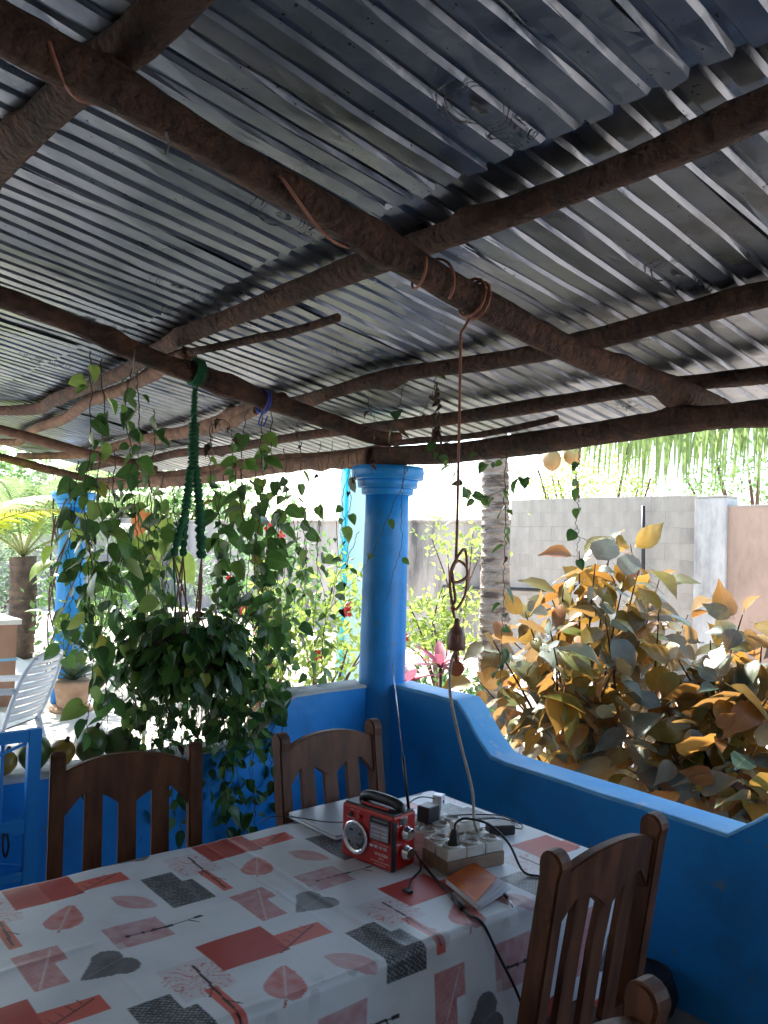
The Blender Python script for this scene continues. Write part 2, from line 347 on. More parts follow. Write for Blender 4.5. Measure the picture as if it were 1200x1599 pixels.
def leaf_mesh(name, mat, stations, L, fold=.15, droop=.15, pet=.0, wave=0.0, petdir=(0, -1, 0)):
    """stations: (t on midrib, edge t, half width); origin at the petiole's foot, tip along +Y, face +Z"""
    mb = MB(); vs = []
    def dz(t): return -droop * L * max(0, t) ** 2
    for i, (t, et, hw) in enumerate(stations):
        wv = wave * L * (1 if i % 2 else -1)
        vs += [(0, pet + t * L, dz(t)), (-hw * L, pet + et * L, dz(et) + fold * hw * L + wv), (hw * L, pet + et * L, dz(et) + fold * hw * L - wv)]
    fs = []
    for i in range(len(stations) - 1):
        a, b = i * 3, i * 3 + 3
        if stations[i + 1][2] == 0: fs += [(a, b, a + 1), (a, a + 2, b)]
        else: fs += [(a, b, b + 1, a + 1), (a, a + 2, b + 2, b)]
    mb.add(vs, fs, True)
    if pet > 0:
        mb.add([(-.0018, 0, 0), (.0018, 0, 0), (.0012, pet + .01, .001), (-.0012, pet + .01, .001), (0, 0, .003), (0, pet + .01, .003)],
               [(0, 1, 2, 3), (1, 4, 5, 2), (4, 0, 3, 5)], True)
    return mb.mesh(name, mat)
HEART = [(0, -.075, .20), (.10, .0, .345), (.30, .22, .42), (.52, .46, .375), (.75, .72, .235), (.9, .88, .10), (1.0, 1.0, 0)]
OVAL = [(0, -.02, .14), (.10, .04, .27), (.30, .25, .375), (.52, .48, .36), (.75, .72, .24), (.9, .88, .11), (1.0, 1.0, 0)]
ELLIP = [(0, 0, .05), (.13, .11, .20), (.30, .27, .31), (.48, .45, .325), (.66, .64, .25), (.82, .80, .12), (.92, .92, .04), (1.0, 1.0, 0)]
LANCE = [(0, 0, .03), (.2, .2, .10), (.5, .5, .12), (.8, .8, .07), (1, 1, 0)]

# ------------------------------------------------------------------ ground and floors
def sheet(name, x0, x1, y0, y1, z, mat, amp=0, n=1):
    vs = []; fs = []
    for i in range(n + 1):
        for j in range(n + 1):
            vs.append((x0 + (x1 - x0) * i / n, y0 + (y1 - y0) * j / n, z + (random.uniform(-amp, amp))))
    for i in range(n):
        for j in range(n): k = i * (n + 1) + j; fs.append((k, k + n + 1, k + n + 2, k + 1))
    o = MB().add(vs, fs, True).build(name, mat); return tag(o, kind='structure')
g = sheet('ground', -400, 400, -400, 400, -.06, 'sand')
sheet('garden_soil', .35, 6.4, -8, 13, -.045, 'sand', .012, 40)
tag(MB().box((-5.2, -7.5, -.08), (.13, .14, 0)).build('terrace_floor', 'concrete_floor'), kind='structure')
tag(MB().box((-7, .145, -.09), (.45, 9.5, -.005)).build('patio_floor', 'patio_screed'), kind='structure')

# ------------------------------------------------------------------ parapet walls
def parapet(name, label, prof, fixed, thick, along, copmat):
    """prof: (distance along, top height) from the column outwards"""
    t = thing(name, label, 'parapet', (0, 0, 0))
    f0, f1 = fixed, fixed + thick
    P = (lambda s, d, z: (d, -s, z)) if along == 'y' else (lambda s, d, z: (-s, d, z))
    poly = [(prof[0][0], 0.0)] + [(s, h - .012) for s, h in prof] + [(prof[-1][0], 0.0)]
    MB().prism(poly, lambda s, z: P(s, f0, z), lambda s, z: P(s, f1, z)).build('wall_body', 'blue_paint', t, fixn=True)
    mb = MB(); rnd = random.Random(3)
    top = []
    for i in range(len(prof) - 1):
        n = 6 if prof[i + 1][0] - prof[i][0] > .3 else 3
        for k in range(n): u = k / n; top.append((prof[i][0] + (prof[i + 1][0] - prof[i][0]) * u, prof[i][1] + (prof[i + 1][1] - prof[i][1]) * u))
    top.append(prof[-1])
    rows = []
    for s, h in top:
        j = rnd.uniform(-.0025, .0025)
        rows.append([P(s, f0 - .004, h - .016 + j), P(s, f0 - .002 + abs(j), h - .003 + j), P(s, f0 + .012, h + j), P(s, f1 - .012, h - j), P(s, f1 + .003, h - .004), P(s, f1 + .004, h - .016)])
    vs = [v for r in rows for v in r]; fs = []
    for i in range(len(rows) - 1):
        for k in range(5): a = i * 6 + k; fs.append((a, a + 1, a + 7, a + 6))
    mb.add(vs, fs, True); mb.build('coping', copmat, t, fixn=True)
    return t
parapet('parapet_wall', 'blue parapet wall dipping in a swoop beside the dining table', [(.10, .915), (.585, .912), (.64, .87), (.74, .76), (.815, .70), (.90, .69), (1.93, .675), (2.20, .88), (2.45, .90), (5.5, .90)], -.03, .16, 'y', 'coping')
parapet('parapet_wall', 'blue parapet wall behind the hanging vines with papayas on top', [(.10, .905), (.56, .90), (.62, .86), (.74, .75), (.80, .70), (.9, .692), (2.35, .692)], -.02, .16, 'x', 'coping_grey')

# ------------------------------------------------------------------ columns
def column(name, label, x, y, r, h):
    t = thing(name, label, 'column', (x, y, 0))
    mb = MB(); prof = []
    for i in range(13):
        u = i / 12; prof.append((r * (1.03 - .10 * u), u * (h - .15)))
    mb.lathe(prof, (x, y, 0), 40); mb.build('shaft', 'blue_paint', t)
    z = h - .15
    mb = MB(); mb.lathe([(r * .92, z), (r * 1.10, z + .004), (r * 1.12, z + .03), (r * 1.10, z + .036)], (x, y, 0), 40); mb.build('neck_ring', 'blue_paint', t)
    mb = MB(); mb.lathe([(r * 1.0, z + .034), (r * 1.27, z + .040), (r * 1.31, z + .075), (r * 1.28, z + .08)], (x, y, 0), 40); mb.build('moulding', 'blue_paint', t)
    mb = MB(); mb.lathe([(r * 1.2, z + .078), (r * 1.52, z + .085), (r * 1.56, z + .125), (r * 1.52, z + .15)], (x, y, 0), 40); mb.build('capital', 'blue_paint', t)
    return t
column('column', 'thick round blue column at the corner of the two parapets', 0, 0, .125, 2.045)
column('column', 'far blue column beside the flower pot on the bright patio', 0, 4.81, .135, 2.04)

# ------------------------------------------------------------------ veranda roof: logs and sheets
roof = thing('veranda_roof', 'low corrugated metal roof on rough brown log beams', 'roof', (0, 0, 2.1))
def log(name, pts, r0, r1=None, mat='bark', seed=1, parent=roof, n=14, knots=4, sub=8):
    r1 = r1 or r0; rnd = random.Random(seed); r0 *= .9; r1 *= .9
    pts = [Vector(p) for p in pts]; dd = []
    for i in range(len(pts) - 1):
        k = max(1, int((pts[i + 1] - pts[i]).length / .45)); dd += [pts[i].lerp(pts[i + 1], j / k) for j in range(k)]
    P = smooth_path(dd + [pts[-1]], sub); m = len(P)
    # finer sampling
    Q = []
    for i in range(m - 1):
        seg = (P[i + 1] - P[i]).length; k = max(1, int(seg / .03))
        for j in range(k): Q.append(P[i].lerp(P[i + 1], j / k))
    Q.append(P[-1]); m = len(Q)
    ks = [(rnd.uniform(.05, .95) * m, rnd.uniform(0, 2 * pi), rnd.uniform(.15, .6)) for _ in range(int(knots * 1.5))]
    ph = [rnd.uniform(0, 6) for _ in range(6)]
    vs = []; fs = []; up = Vector((0, 0, 1))
    for i, p in enumerate(Q):
        t = (Q[min(i + 1, m - 1)] - Q[max(i - 1, 0)]).normalized(); a = t.cross(up).normalized(); b = a.cross(t)
        r = r0 + (r1 - r0) * i / (m - 1); r *= 1 + .05 * sin(i * .16 + ph[0]) + .035 * sin(i * .42 + ph[1])
        c = p + a * (.011 * sin(i * .11 + ph[2])) + b * (.009 * sin(i * .14 + ph[3]))
        for k in range(n):
            q = 2 * pi * k / n; rr = r * (1 + .06 * sin(2 * q + ph[4] + i * .09) + .04 * sin(3 * q + ph[5] - i * .13) + rnd.uniform(-.035, .035))
            for (ki, kq, ka) in ks:
                dq = (q - kq + pi) % (2 * pi) - pi; e = ((i - ki) / 1.8) ** 2 + (dq / .55) ** 2
                if e < 4: rr += r * ka * math.exp(-e)
            vs.append(c + (a * cos(q) + b * sin(q)) * rr)
    for i in range(m - 1):
        for k in range(n): fs.append((i * n + k, i * n + (k + 1) % n, (i + 1) * n + (k + 1) % n, (i + 1) * n + k))
    mb = MB().add(vs, fs, True)
    mb.f += [tuple(range(n))[::-1], tuple((m - 1) * n + k for k in range(n))]; mb.sm += [False, False]
    return mb.build(name, mat, parent)
# eave beam above the right parapet, running on to the far column
pA = [at_x(x, y, 0) for x, y in ((1200, 645), (1000, 668), (800, 694), (680, 710))]
pA = [Vector((0, -5.2, 2.13)), Vector((0, -3.6, 2.12))] + pA + [Vector((0, .35, 2.105))]
log('eave_beam', pA, .062, .055, 'bark', 2, knots=7)
log('eave_beam', [(-.02, .1, 2.12), (.0, 1.2, 2.10), (.03, 2.6, 2.075), (0, 3.9, 2.085), (0, 5.15, 2.09)], .052, .045, 'bark_pale', 3, knots=6)
log('eave_beam', [(.13, .2, 2.17), (.16, 1.4, 2.17), (.13, 2.8, 2.15), (.16, 4.9, 2.16)], .04, .036, 'bark_pale', 4, knots=6)
# rafters
B1 = [at_y(x, y, -1.72) for x, y in ((50, 70), (200, 146), (400, 268), (575, 368), (690, 440), (790, 492), (900, 548), (1090, 626))]
log('rafter', [Vector((-4.3, -1.72, 2.90))] + B1 + [at_y(1130, 640, -1.72)], .055, .047, 'bark', 5, knots=9)
B2 = [at_y(x, y, 0.0) for x, y in ((50, 485), (250, 562), (450, 635), (575, 682))]
log('rafter', [Vector((-4.3, 0, 2.86))] + B2 + [Vector((.05, 0, 2.20))], .054, .045, 'bark', 6, knots=7)
for y, sd_ in ((3.15, 8), (4.75, 9)): log('rafter', [(-4.3, y, 2.89), (-2.5, y + .03, 2.60), (-1, y - .04, 2.36), (.1, y, 2.19)], .045, .04, 'bark_pale', sd_, knots=6)
log('rafter', [(-4.3, -3.7, 2.9), (-2, -3.7, 2.53), (.1, -3.7, 2.19)], .055, .05, 'bark', 10)
# purlins
ZP = 2.305
P1 = [at_roof(x, y, ZP) for x, y in ((1200, 167), (1050, 232), (900, 292), (700, 368), (500, 437), (300, 522), (200, 572), (60, 640))]
log('purlin', [Vector((P1[0].x, -5.1, ZP - RM * P1[0].x))] + P1 + [Vector((-1.22, 2.9, ZP + RM * 1.22))], .047, .04, 'bark', 11, knots=10)
log('purlin', [Vector((-1.12, .1, ZP + .17)), at_roof(240, 580, ZP), at_roof(120, 640, ZP), at_roof(20, 690, ZP), Vector((-.98, 5.0, ZP + RM * .98))], .04, .036, 'bark_pale', 12, knots=6)
P2 = [at_roof(x, y, ZP) for x, y in ((1200, 466), (1000, 511), (750, 566), (600, 592), (480, 622))]
log('purlin', [Vector((P2[0].x, -5.1, ZP - RM * P2[0].x))] + P2 + [Vector((P2[-1].x, .5, ZP - RM * P2[-1].x))], .042, .036, 'bark', 13, knots=9)
log('purlin', [at_roof(440, 622, ZP), at_roof(350, 655, ZP), at_roof(230, 685, ZP), at_roof(120, 712, ZP), Vector((-.47, 5.0, ZP + RM * .47))], .042, .036, 'bark_pale', 14, knots=6)
log('purlin', [at_roof(405, 640, ZP - .03), at_roof(330, 668, ZP - .03), at_roof(240, 690, ZP - .03)], .03, .03, 'bark_pale', 15)
P0 = [at_roof(x, y, ZP) for x, y in ((225, 40), (130, 120), (15, 245))]
log('purlin', [Vector((P0[0].x + .02, -5.1, ZP - RM * P0[0].x))] + P0 + [Vector((-2.2, 1.2, ZP + RM * 2.2)), Vector((-2.2, 5.0, ZP + RM * 2.2))], .052, .045, 'bark', 16, knots=8)
for x in (-3.1, -4.0): log('purlin', [(x, -5.1, ZP - RM * x), (x + .03, 0, ZP - RM * x), (x, 5, ZP - RM * x)], .045, .045, 'bark', 17)
log('purlin', [(.08, -5.1, ZP - .012), (.1, -1.2, ZP - .012), (.08, 1.6, ZP - .015), (.1, 5.0, ZP - .012)], .036, .034, 'bark', 18)
# wire ties round the beams
def coil(c, axis, r, turns=2.2, wr=.006, mat='brown_cord', name='tie', parent=roof, spread=.03):
    axis = Vector(axis).normalized(); a = axis.orthogonal().normalized(); b = axis.cross(a); pts = []
    for i in range(int(turns * 14)):
        q = 2 * pi * i / 14; pts.append(Vector(c) + (a * cos(q) + b * sin(q)) * r + axis * (spread * (i / (turns * 14) - .5)))
    return MB().tube(pts, wr, 6).build(name, mat, parent)
ax1 = (B1[5] - B1[3]).normalized()
c_tie = at_y(742, 468, -1.72); coil(c_tie, ax1, .056, 2.3, .0045, spread=.045)
B1P = smooth_path(B1, 8)
def spiral(u0, u1, turns, r, ph, wr=.005):
    n = 40; pts = []; m = len(B1P) - 1
    for i in range(n + 1):
        x = (u0 + (u1 - u0) * i / n) * m; k = min(m - 1, int(x)); c = B1P[k].lerp(B1P[k + 1], x - k); q = ph + 2 * pi * turns * i / n
        pts.append(c + Vector((.15 * sin(q), cos(q), sin(q))) * r)
    MB().tube(pts, wr, 6).build('tie', 'brown_cord', roof)
spiral(.02, .17, .6, .054, 3.3, .0045); spiral(.30, .47, .55, .0535, 3.3, .004); spiral(.51, .58, 1.2, .053, 3.0, .004)
MB().tube(smooth_path([at_y(259, 205, -1.78), at_y(263, 225, -1.78), at_y(258, 243, -1.78)]), .003, 5).build('nail', 'wire', roof)
# sheets
PITCH = .09; PROF = [(0, 0), (.038, 0), (.049, -.017), (.074, -.017), (.085, 0)]
def prof_z(y):   # height of the sheet over its plane at a position across the ribs (flat strips hang low, ribs stand up)
    u = (y % PITCH)
    xs = [0, .054, .063, .081, .09]; zs = [0, 0, .011, .011, 0]
    for i in range(4):
        if xs[i] <= u <= xs[i + 1]: return zs[i] + (zs[i + 1] - zs[i]) * (u - xs[i]) / (xs[i + 1] - xs[i])
    return 0
def sheet_mesh(x0, x1, z0, nr=9, seed=0, nx=16):
    rnd = random.Random(seed); ys = []
    for k in range(nr): ys += [k * PITCH, k * PITCH + .054, k * PITCH + .063, k * PITCH + .081]
    ys += [nr * PITCH, nr * PITCH + .054, nr * PITCH + .063, nr * PITCH + .081, nr * PITCH + .09, nr * PITCH + .13]
    ph = [rnd.uniform(0, 6) for _ in range(4)]
    vs = []; fs = []
    for i in range(nx + 1):
        x = x0 + (x1 - x0) * i / nx
        for y in ys:
            wv = .004 * sin(x * 3 + ph[0] + y * 3) + .003 * sin(x * 7 + ph[1] + y * 9) + rnd.uniform(-.0022, .0022) + (rnd.uniform(-.006, .004) if rnd.random() < .06 else 0)
            vs.append((x + (rnd.uniform(-.010, .010) if i in (0, nx) else 0), y, z0 - RM * x + prof_z(y) + wv))
    n = len(ys)
    for i in range(nx):
        for k in range(n - 1): a = i * n + k; fs.append((a, a + 1, a + n + 1, a + n))
    k = len(vs); vs += [(x, y, z + .0012) for x, y, z in vs]; fs += [tuple(j + k for j in f[::-1]) for f in fs]
    e = [i for i in range(n)]; fs += [(a, a + k, a + 1 + k, a + 1) for a in e[:-1]]
    o = nx * n; fs += [(o + a + 1, o + a + 1 + k, o + a + k, o + a) for a in e[:-1]]
    return MB().add(vs, fs, False).mesh('roof_sheet', 'zinc')
SW = 9 * PITCH; Y0 = -2.54 - 4 * SW
ZS = 2.36
lows = [sheet_mesh(-1.56, .60, ZS, 9, s) for s in (1, 2, 3)]; ups = [sheet_mesh(-4.4, -1.40, ZS - .034, 9, s, 26) for s in (4, 5, 6)]
sheets = {}
for k in range(14):
    y = Y0 + k * SW
    for nm, lst, dy in (('u', ups, 0), ('l', lows, .18)):
        if y + dy > 4.75: continue
        o = bpy.data.objects.new('roof_sheet', lst[k % 3]); o.location = (random.uniform(-.012, .012), y + dy, (k % 2) * .0032 + random.uniform(0, .001)); link(o, roof)
        o.rotation_euler = (0, 0, random.uniform(-.003, .003)); sheets[(nm, k)] = o
# maker's stamps printed on the under side of the sheets
def text_mesh(txt, size):
    cu = bpy.data.curves.new('t', 'FONT'); cu.body = txt; cu.size = size; cu.align_x = 'CENTER'; cu.resolution_u = 2
    o = bpy.data.objects.new('t', cu); col.objects.link(o)
    me = bpy.data.meshes.new_from_object(o.evaluated_get(bpy.context.evaluated_depsgraph_get())); bpy.data.objects.remove(o); bpy.data.curves.remove(cu)
    v = [tuple(x.co) for x in me.vertices]; f = [tuple(p.vertices) for p in me.polygons]; bpy.data.meshes.remove(me); return v, f
def ring(r0, r1, n=36, a0=0, a1=2 * pi, sx=1.0):
    v = []; f = []
    for i in range(n + 1):
        q = a0 + (a1 - a0) * i / n; v += [(r0 * cos(q) * sx, r0 * sin(q), 0), (r1 * cos(q) * sx, r1 * sin(q), 0)]
        if i: k = 2 * i; f.append((k - 2, k - 1, k + 1, k))
    return v, f
tA = text_mesh('COMM', .040); tB = text_mesh('KING', .036)
def stamp(px, py, upper):
    z0 = ZS - (.034 if upper else 0); c = at_roof(px, py, z0); mb = MB()
    sh = None; key = 'u' if upper else 'l'
    for (nm, k), o in sheets.items():
        if nm == key and o.location.y <= c.y < o.location.y + SW: sh = o
    parts = [ring(.064, .067, 40, -.9, 4.0, sx=1.1), ring(.054, .056, 40, sx=1.1), ring(.078, .081, 20, 1.2, 3.4, sx=1.2), ring(.070, .072, 12, -.6, .6, sx=1.2)]
    parts += [([(x - .0, y - .02, 0) for x, y, z in ring(.012, .03, 9, .3, 2.6)[0]], ring(.012, .03, 9, .3, 2.6)[1])]
    for (v, f), dx in ((tA, .118), (tB, .158)): parts.append(([(dx - y, -x, 0) for x, y, z in v], f))
    for v, f in parts:
        vs = []
        for x, y, z in v:
            X = c.x + x; Y = c.y + y; oy = Y - (sh.location.y if sh else 0)
            vs.append((X, Y, z0 - RM * X + prof_z(oy) - .0062))
        mb.add(vs, f)
    mb.build('stamp', 'ink', sh if sh else roof)
for px, py, up in ((440, 335, 1), (745, 165, 1), (1055, 425, 0), (275, 445, 1), (140, 500, 1), (960, 622, 0), (550, 555, 0), (60, 560, 1), (290, 490, 1)): stamp(px, py, up)

# loose poles lying under the roof
def pole(name, label, pts, r, seed, mat='bark'):
    t = tag(log(name, pts, r, r * .85, mat, seed, None, 10, 4), label, 'pole'); return t
pole('pole', 'short crooked pole sticking out over the central rafter', [at_roof(292, 556, ZP - .01), at_roof(400, 527, ZP - .01), at_roof(450, 515, ZP - .01), at_roof(525, 494, ZP - .01)], .02, 31, 'bark')
pole('pole', 'thin pole lying on the eave beam near the corner column', [at_x(620, 694, -.09), at_x(720, 684, -.09), at_x(800, 668, -.09), at_x(872, 650, -.09)], .018, 32)

# ------------------------------------------------------------------ unseen walls added behind the viewer to keep daylight off the terrace
hs = thing('unseen_enclosure', 'unseen plastered walls added behind the viewer to darken the terrace', 'unseen_enclosure', (-5, -3, 0))
MB().box((-5.4, -7.6, -.1), (-4.45, 1.6, 3.2)).build('front_wall', 'white_plaster', hs)
MB().box((-4.45, -7.6, -.1), (.13, -5.3, 2.9)).build('side_wall', 'white_plaster', hs)

# ------------------------------------------------------------------ blue gate leaf folded against the parapet
gt = thing('metal_gate', 'blue metal gate leaf with thin bars, folded against the parapet', 'gate', (-1.79, -.12, 0))
gx1 = -1.787; gx0 = -2.62; gy = -.13; gz1 = .905; gz0 = .20
for a in (gx0, gx1 - .048): MB().box((a, gy - .016, gz0), (a + .048, gy + .016, gz1), .003).build('stile', 'blue_weathered', gt)
for z in (gz0 + .045, gz1 - .046): MB().box((gx0 + .048, gy - .0145, z), (gx1 - .048, gy + .0145, z + .044), .003).build('rail', 'blue_weathered', gt)
MB().box((gx0 + .048, gy - .0135, .345), (gx1 - .048, gy + .0135, .38), .003).build('rail', 'blue_weathered', gt)
for x in np.linspace(gx0 + .14, gx1 - .135, 5): MB().tube([(x, gy, .38), (x, gy, gz1 - .04)], .007, 6).build('bar', 'blue_weathered', gt)
MB().tube([(gx1 - .052, gy - .005, gz1 - .05), (gx0 + .05, gy - .005, .60)], .006, 6).build('brace', 'blue_weathered', gt)
MB().tube([(gx1 - .052, gy - .005, .40), (gx0 + .05, gy - .005, .62)], .006, 6).build('brace', 'blue_weathered', gt)
MB().box((gx1 - .16, gy - .02, .52), (gx1 - .05, gy + .018, .575), .003).build('latch', 'blue_weathered', gt)
MB().tube(smooth_path([Vector((gx1 - .125, gy - .022, .54)), Vector((gx1 - .128, gy - .032, .49)), Vector((gx1 - .118, gy - .034, .455)), Vector((gx1 - .108, gy - .032, .49)), Vector((gx1 - .112, gy - .022, .535))], 5), .0042, 6).build('shackle', 'black_plastic', gt)

# ------------------------------------------------------------------ dining table and its printed oilcloth
TX1, TX0, TY1, TY0, TZ = -.722, -2.62, -1.171, -1.992, .75
tb = thing('dining_table', 'wooden dining table hidden beneath the printed oilcloth', 'table', ((TX0 + TX1) / 2, (TY0 + TY1) / 2, 0))
MB().box((TX0, TY0, TZ - .032), (TX1, TY1, TZ - .002), .004).build('tabletop', 'table_wood', tb)
for x in (TX0 + .08, TX1 - .08):
    for y in (TY0 + .08, TY1 - .08): MB().box((x - .035, y - .035, 0), (x + .035, y + .035, TZ - .033), .004).build('leg', 'chair_wood', tb)
MB().box((TX0 + .08, TY0 + .06, TZ - .13), (TX1 - .08, TY0 + .085, TZ - .033)).build('apron', 'chair_wood', tb)
MB().box((TX0 + .08, TY1 - .085, TZ - .13), (TX1 - .08, TY1 - .06, TZ - .033)).build('apron', 'chair_wood', tb)
def cloth_colour(u, v):
    n = u.size; C = np.empty((n, 3)); C[:] = (.72, .75, .77)
    h1 = lambda a, b, k=0: (np.sin(a * 127.1 + b * 311.7 + k * 74.7) * 43758.5453) % 1.0
    def vn(a, b, k=0):      # value noise
        ia, ib = np.floor(a), np.floor(b); fa, fb = a - ia, b - ib; fa = fa * fa * (3 - 2 * fa); fb = fb * fb * (3 - 2 * fb)
        return (h1(ia, ib, k) * (1 - fa) + h1(ia + 1, ib, k) * fa) * (1 - fb) + (h1(ia, ib + 1, k) * (1 - fa) + h1(ia + 1, ib + 1, k) * fa) * fb
    N1 = vn(u * 60, v * 60); N2 = vn(u * 200, v * 200, 3); N3 = vn(u * 25, v * 25, 5)
    def put(mask, c, a=1.0):
        aa = (mask * a)[:, None]; C[:] = C * (1 - aa) + np.array(c) * aa
    def seg(x, y, x0, y0, x1, y1):
        dx, dy = x1 - x0, y1 - y0; t = np.clip(((x - x0) * dx + (y - y0) * dy) / (dx * dx + dy * dy), 0, 1)
        return np.hypot(x - x0 - t * dx, y - y0 - t * dy), t
    def box(x, y, x0, x1, y0, y1): return ((x > x0) & (x < x1) & (y > y0) & (y < y1)).astype(float)
    sft = [(i * .515 + j * .2575, -j * .538) for j in range(-2, 4) for i in range(-6, 7)]
    for sx, sy in sft:
        x = u - sx; y = v - sy
        if x.max() < -2.0 or x.min() > -1.3 or y.max() < -1.8 or y.min() > -1.1: continue
        # pale twig card
        put(box(x, y, -1.52, -1.36, -1.66, -1.57), (.70, .72, .73), .6)
        put(box(x, y, -1.567, -1.437, -1.64, -1.532), (.50, .20, .21), .55 + .35 * N1)
        d, t = seg(x, y, -1.531, -1.592, -1.352, -1.597); w = .0022 + .0022 * (vn(t * 14, t * 0, 8) > .55)
        put((d < w).astype(float), (.03, .025, .025)); d, _ = seg(x, y, -1.385, -1.596, -1.37, -1.62); put((d < .002).astype(float), (.04, .03, .03))
        # scribble of branches with a twig and an orange strip
        put(box(x, y, -1.80, -1.685, -1.37, -1.23), (.58, .42, .42), .35)
        dx, dy = x + 1.742, y + 1.305; rr = np.hypot(dx, dy); an = np.arctan2(dy, dx)
        rays = (np.abs(np.sin(an * 9 + 6 * vn(rr * 40, an * 3, 2))) < (.10 + .35 * N2)).astype(float) * (rr < .075 - .02 * N1)
        put(rays, (.58, .14, .12), .75)
        put(box(x, y, -1.754, -1.727, -1.502, -1.352), (.64, .085, .05), .92)
        d, t = seg(x, y, -1.729, -1.254, -1.742, -1.482); put((d < .0024 + .0012 * N3).astype(float), (.025, .02, .02))
        d, _ = seg(x, y, -1.738, -1.41, -1.718, -1.44); put((d < .0016).astype(float), (.03, .02, .02))
        d, _ = seg(x, y, -1.735, -1.35, -1.756, -1.38); put((d < .0016).astype(float), (.03, .02, .02))
        # big red card and its orange flap with a ladder of twigs
        put(box(x, y, -1.69, -1.525, -1.315, -1.183), (.46, .030, .022), .96)
        put(box(x, y, -1.69, -1.525, -1.315, -1.183) * (vn(x * 14, y * 160, 4) > .6), (.48, .06, .045), .4)
        put(box(x, y, -1.527, -1.405, -1.303, -1.242), (.64, .08, .045), .92)
        d, _ = seg(x, y, -1.55, -1.315, -1.42, -1.25); put((d < .0019).astype(float), (.05, .02, .02))
        for q in range(5):
            bx = -1.53 + q * .022; by = -1.305 + q * .011; d, _ = seg(x, y, bx, by, bx - .008, by + .026); put((d < .0013).astype(float), (.06, .02, .02), .8)
        # round red leaf on its stalk
        for (x0, y0, x1, y1, wd, cc, al) in ((-1.575, -1.362, -1.638, -1.470, .044, (.56, .07, .055), .9), (-1.484, -1.380, -1.414, -1.490, .033, (.55, .20, .20), .8)):
            ax = np.array([x1 - x0, y1 - y0]); Ln = np.hypot(*ax); ax = ax / Ln
            t = ((x - x0) * ax[0] + (y - y0) * ax[1]) / Ln; s = -(x - x0) * ax[1] + (y - y0) * ax[0]; tt = np.clip(t, 0, 1)
            if wd > .04: W = wd * np.sqrt(np.clip(1 - ((tt - .68) / np.where(tt > .68, .34, .70)) ** 2, 0, 1)) * np.where(tt < .68, (tt / .68) ** .35, 1)
            else: W = wd * np.sin(pi * tt) ** .8
            inside = ((np.abs(s) < W) & (t > 0) & (t < 1.0)).astype(float)
            put(inside, cc, al - .25 * N1)
            vein = ((np.abs(s) < .0017) | (np.abs(((t * 6 + np.abs(s) * 30) % 1.0) - .5) < .035)).astype(float)
            put(inside * (np.abs(s) < .002), (.66, .60, .58), .95); put(inside * vein, (.62, .34, .33), .4)
            if wd > .04: put(((np.abs(s) < .0022) & (t >= 1.0) & (t < 1.13)).astype(float), (.50, .08, .07))
        # woven grey card
        kn = np.maximum(box(x, y, -1.90, -1.812, -1.52, -1.322), box(x, y, -1.815, -1.785, -1.52, -1.386))
        a = np.sin(x * 2 * pi / .0131 + 1.2 * N1); b = np.sin(y * 2 * pi / .0107 + 1.5 * np.sign(a) + 1.5 * N3); put(kn, (.05, .053, .06)); put(kn * ((b > .15) & (np.abs(a) > .35)), (.34, .36, .38), .55 + .4 * N2)
        # pink veined leaf card
        lc = np.maximum(box(x, y, -1.764, -1.695, -1.705, -1.541), box(x, y, -1.70, -1.667, -1.612, -1.541))
        put(lc, (.50, .12, .12), .88 - .25 * N1); d, t = seg(x, y, -1.752, -1.70, -1.683, -1.548); sgn = (x + 1.7) * .9 - (y + 1.62) * .5
        put(lc * (d < .0018), (.68, .58, .57), .95); put(lc * (np.abs(((t * 8 + d * 55) % 1.0) - .5) < .05), (.66, .45, .44), .6)
        # shadowy grey heart
        c0x, c0y = -1.612, -1.690; hx = -(x - c0x) / .062; hy = (y - c0y) / .062
        rot = .35; X = hx * cos(rot) - hy * sin(rot); Y = hx * sin(rot) + hy * cos(rot)
        aY = np.abs(Y); hm = ((np.hypot(X + .32, aY - .42) < .53) | ((X > -.45) & (X < 1.12) & (aY < .88 * np.clip((1.12 - X) / 1.30, 0, 1) ** .9))).astype(float)
        put(box(x, y, -1.69, -1.55, -1.765, -1.61), (.69, .71, .73), .5)
        put(hm, (.07, .072, .08), .93); put(hm, (.26, .27, .28), .7 * np.clip(N3 * .7 + N1 * .5 - .25, 0, 1)); put(hm * (np.abs(Y) < .03), (.3, .3, .31), .6)
    # soiling along the front fold
    st = np.clip(1 - np.abs(v - TY0 + .02) / .05, 0, 1) * (vn(u * 30, v * 30, 9) > .62); put(st, (.25, .26, .28), .35)
    return C
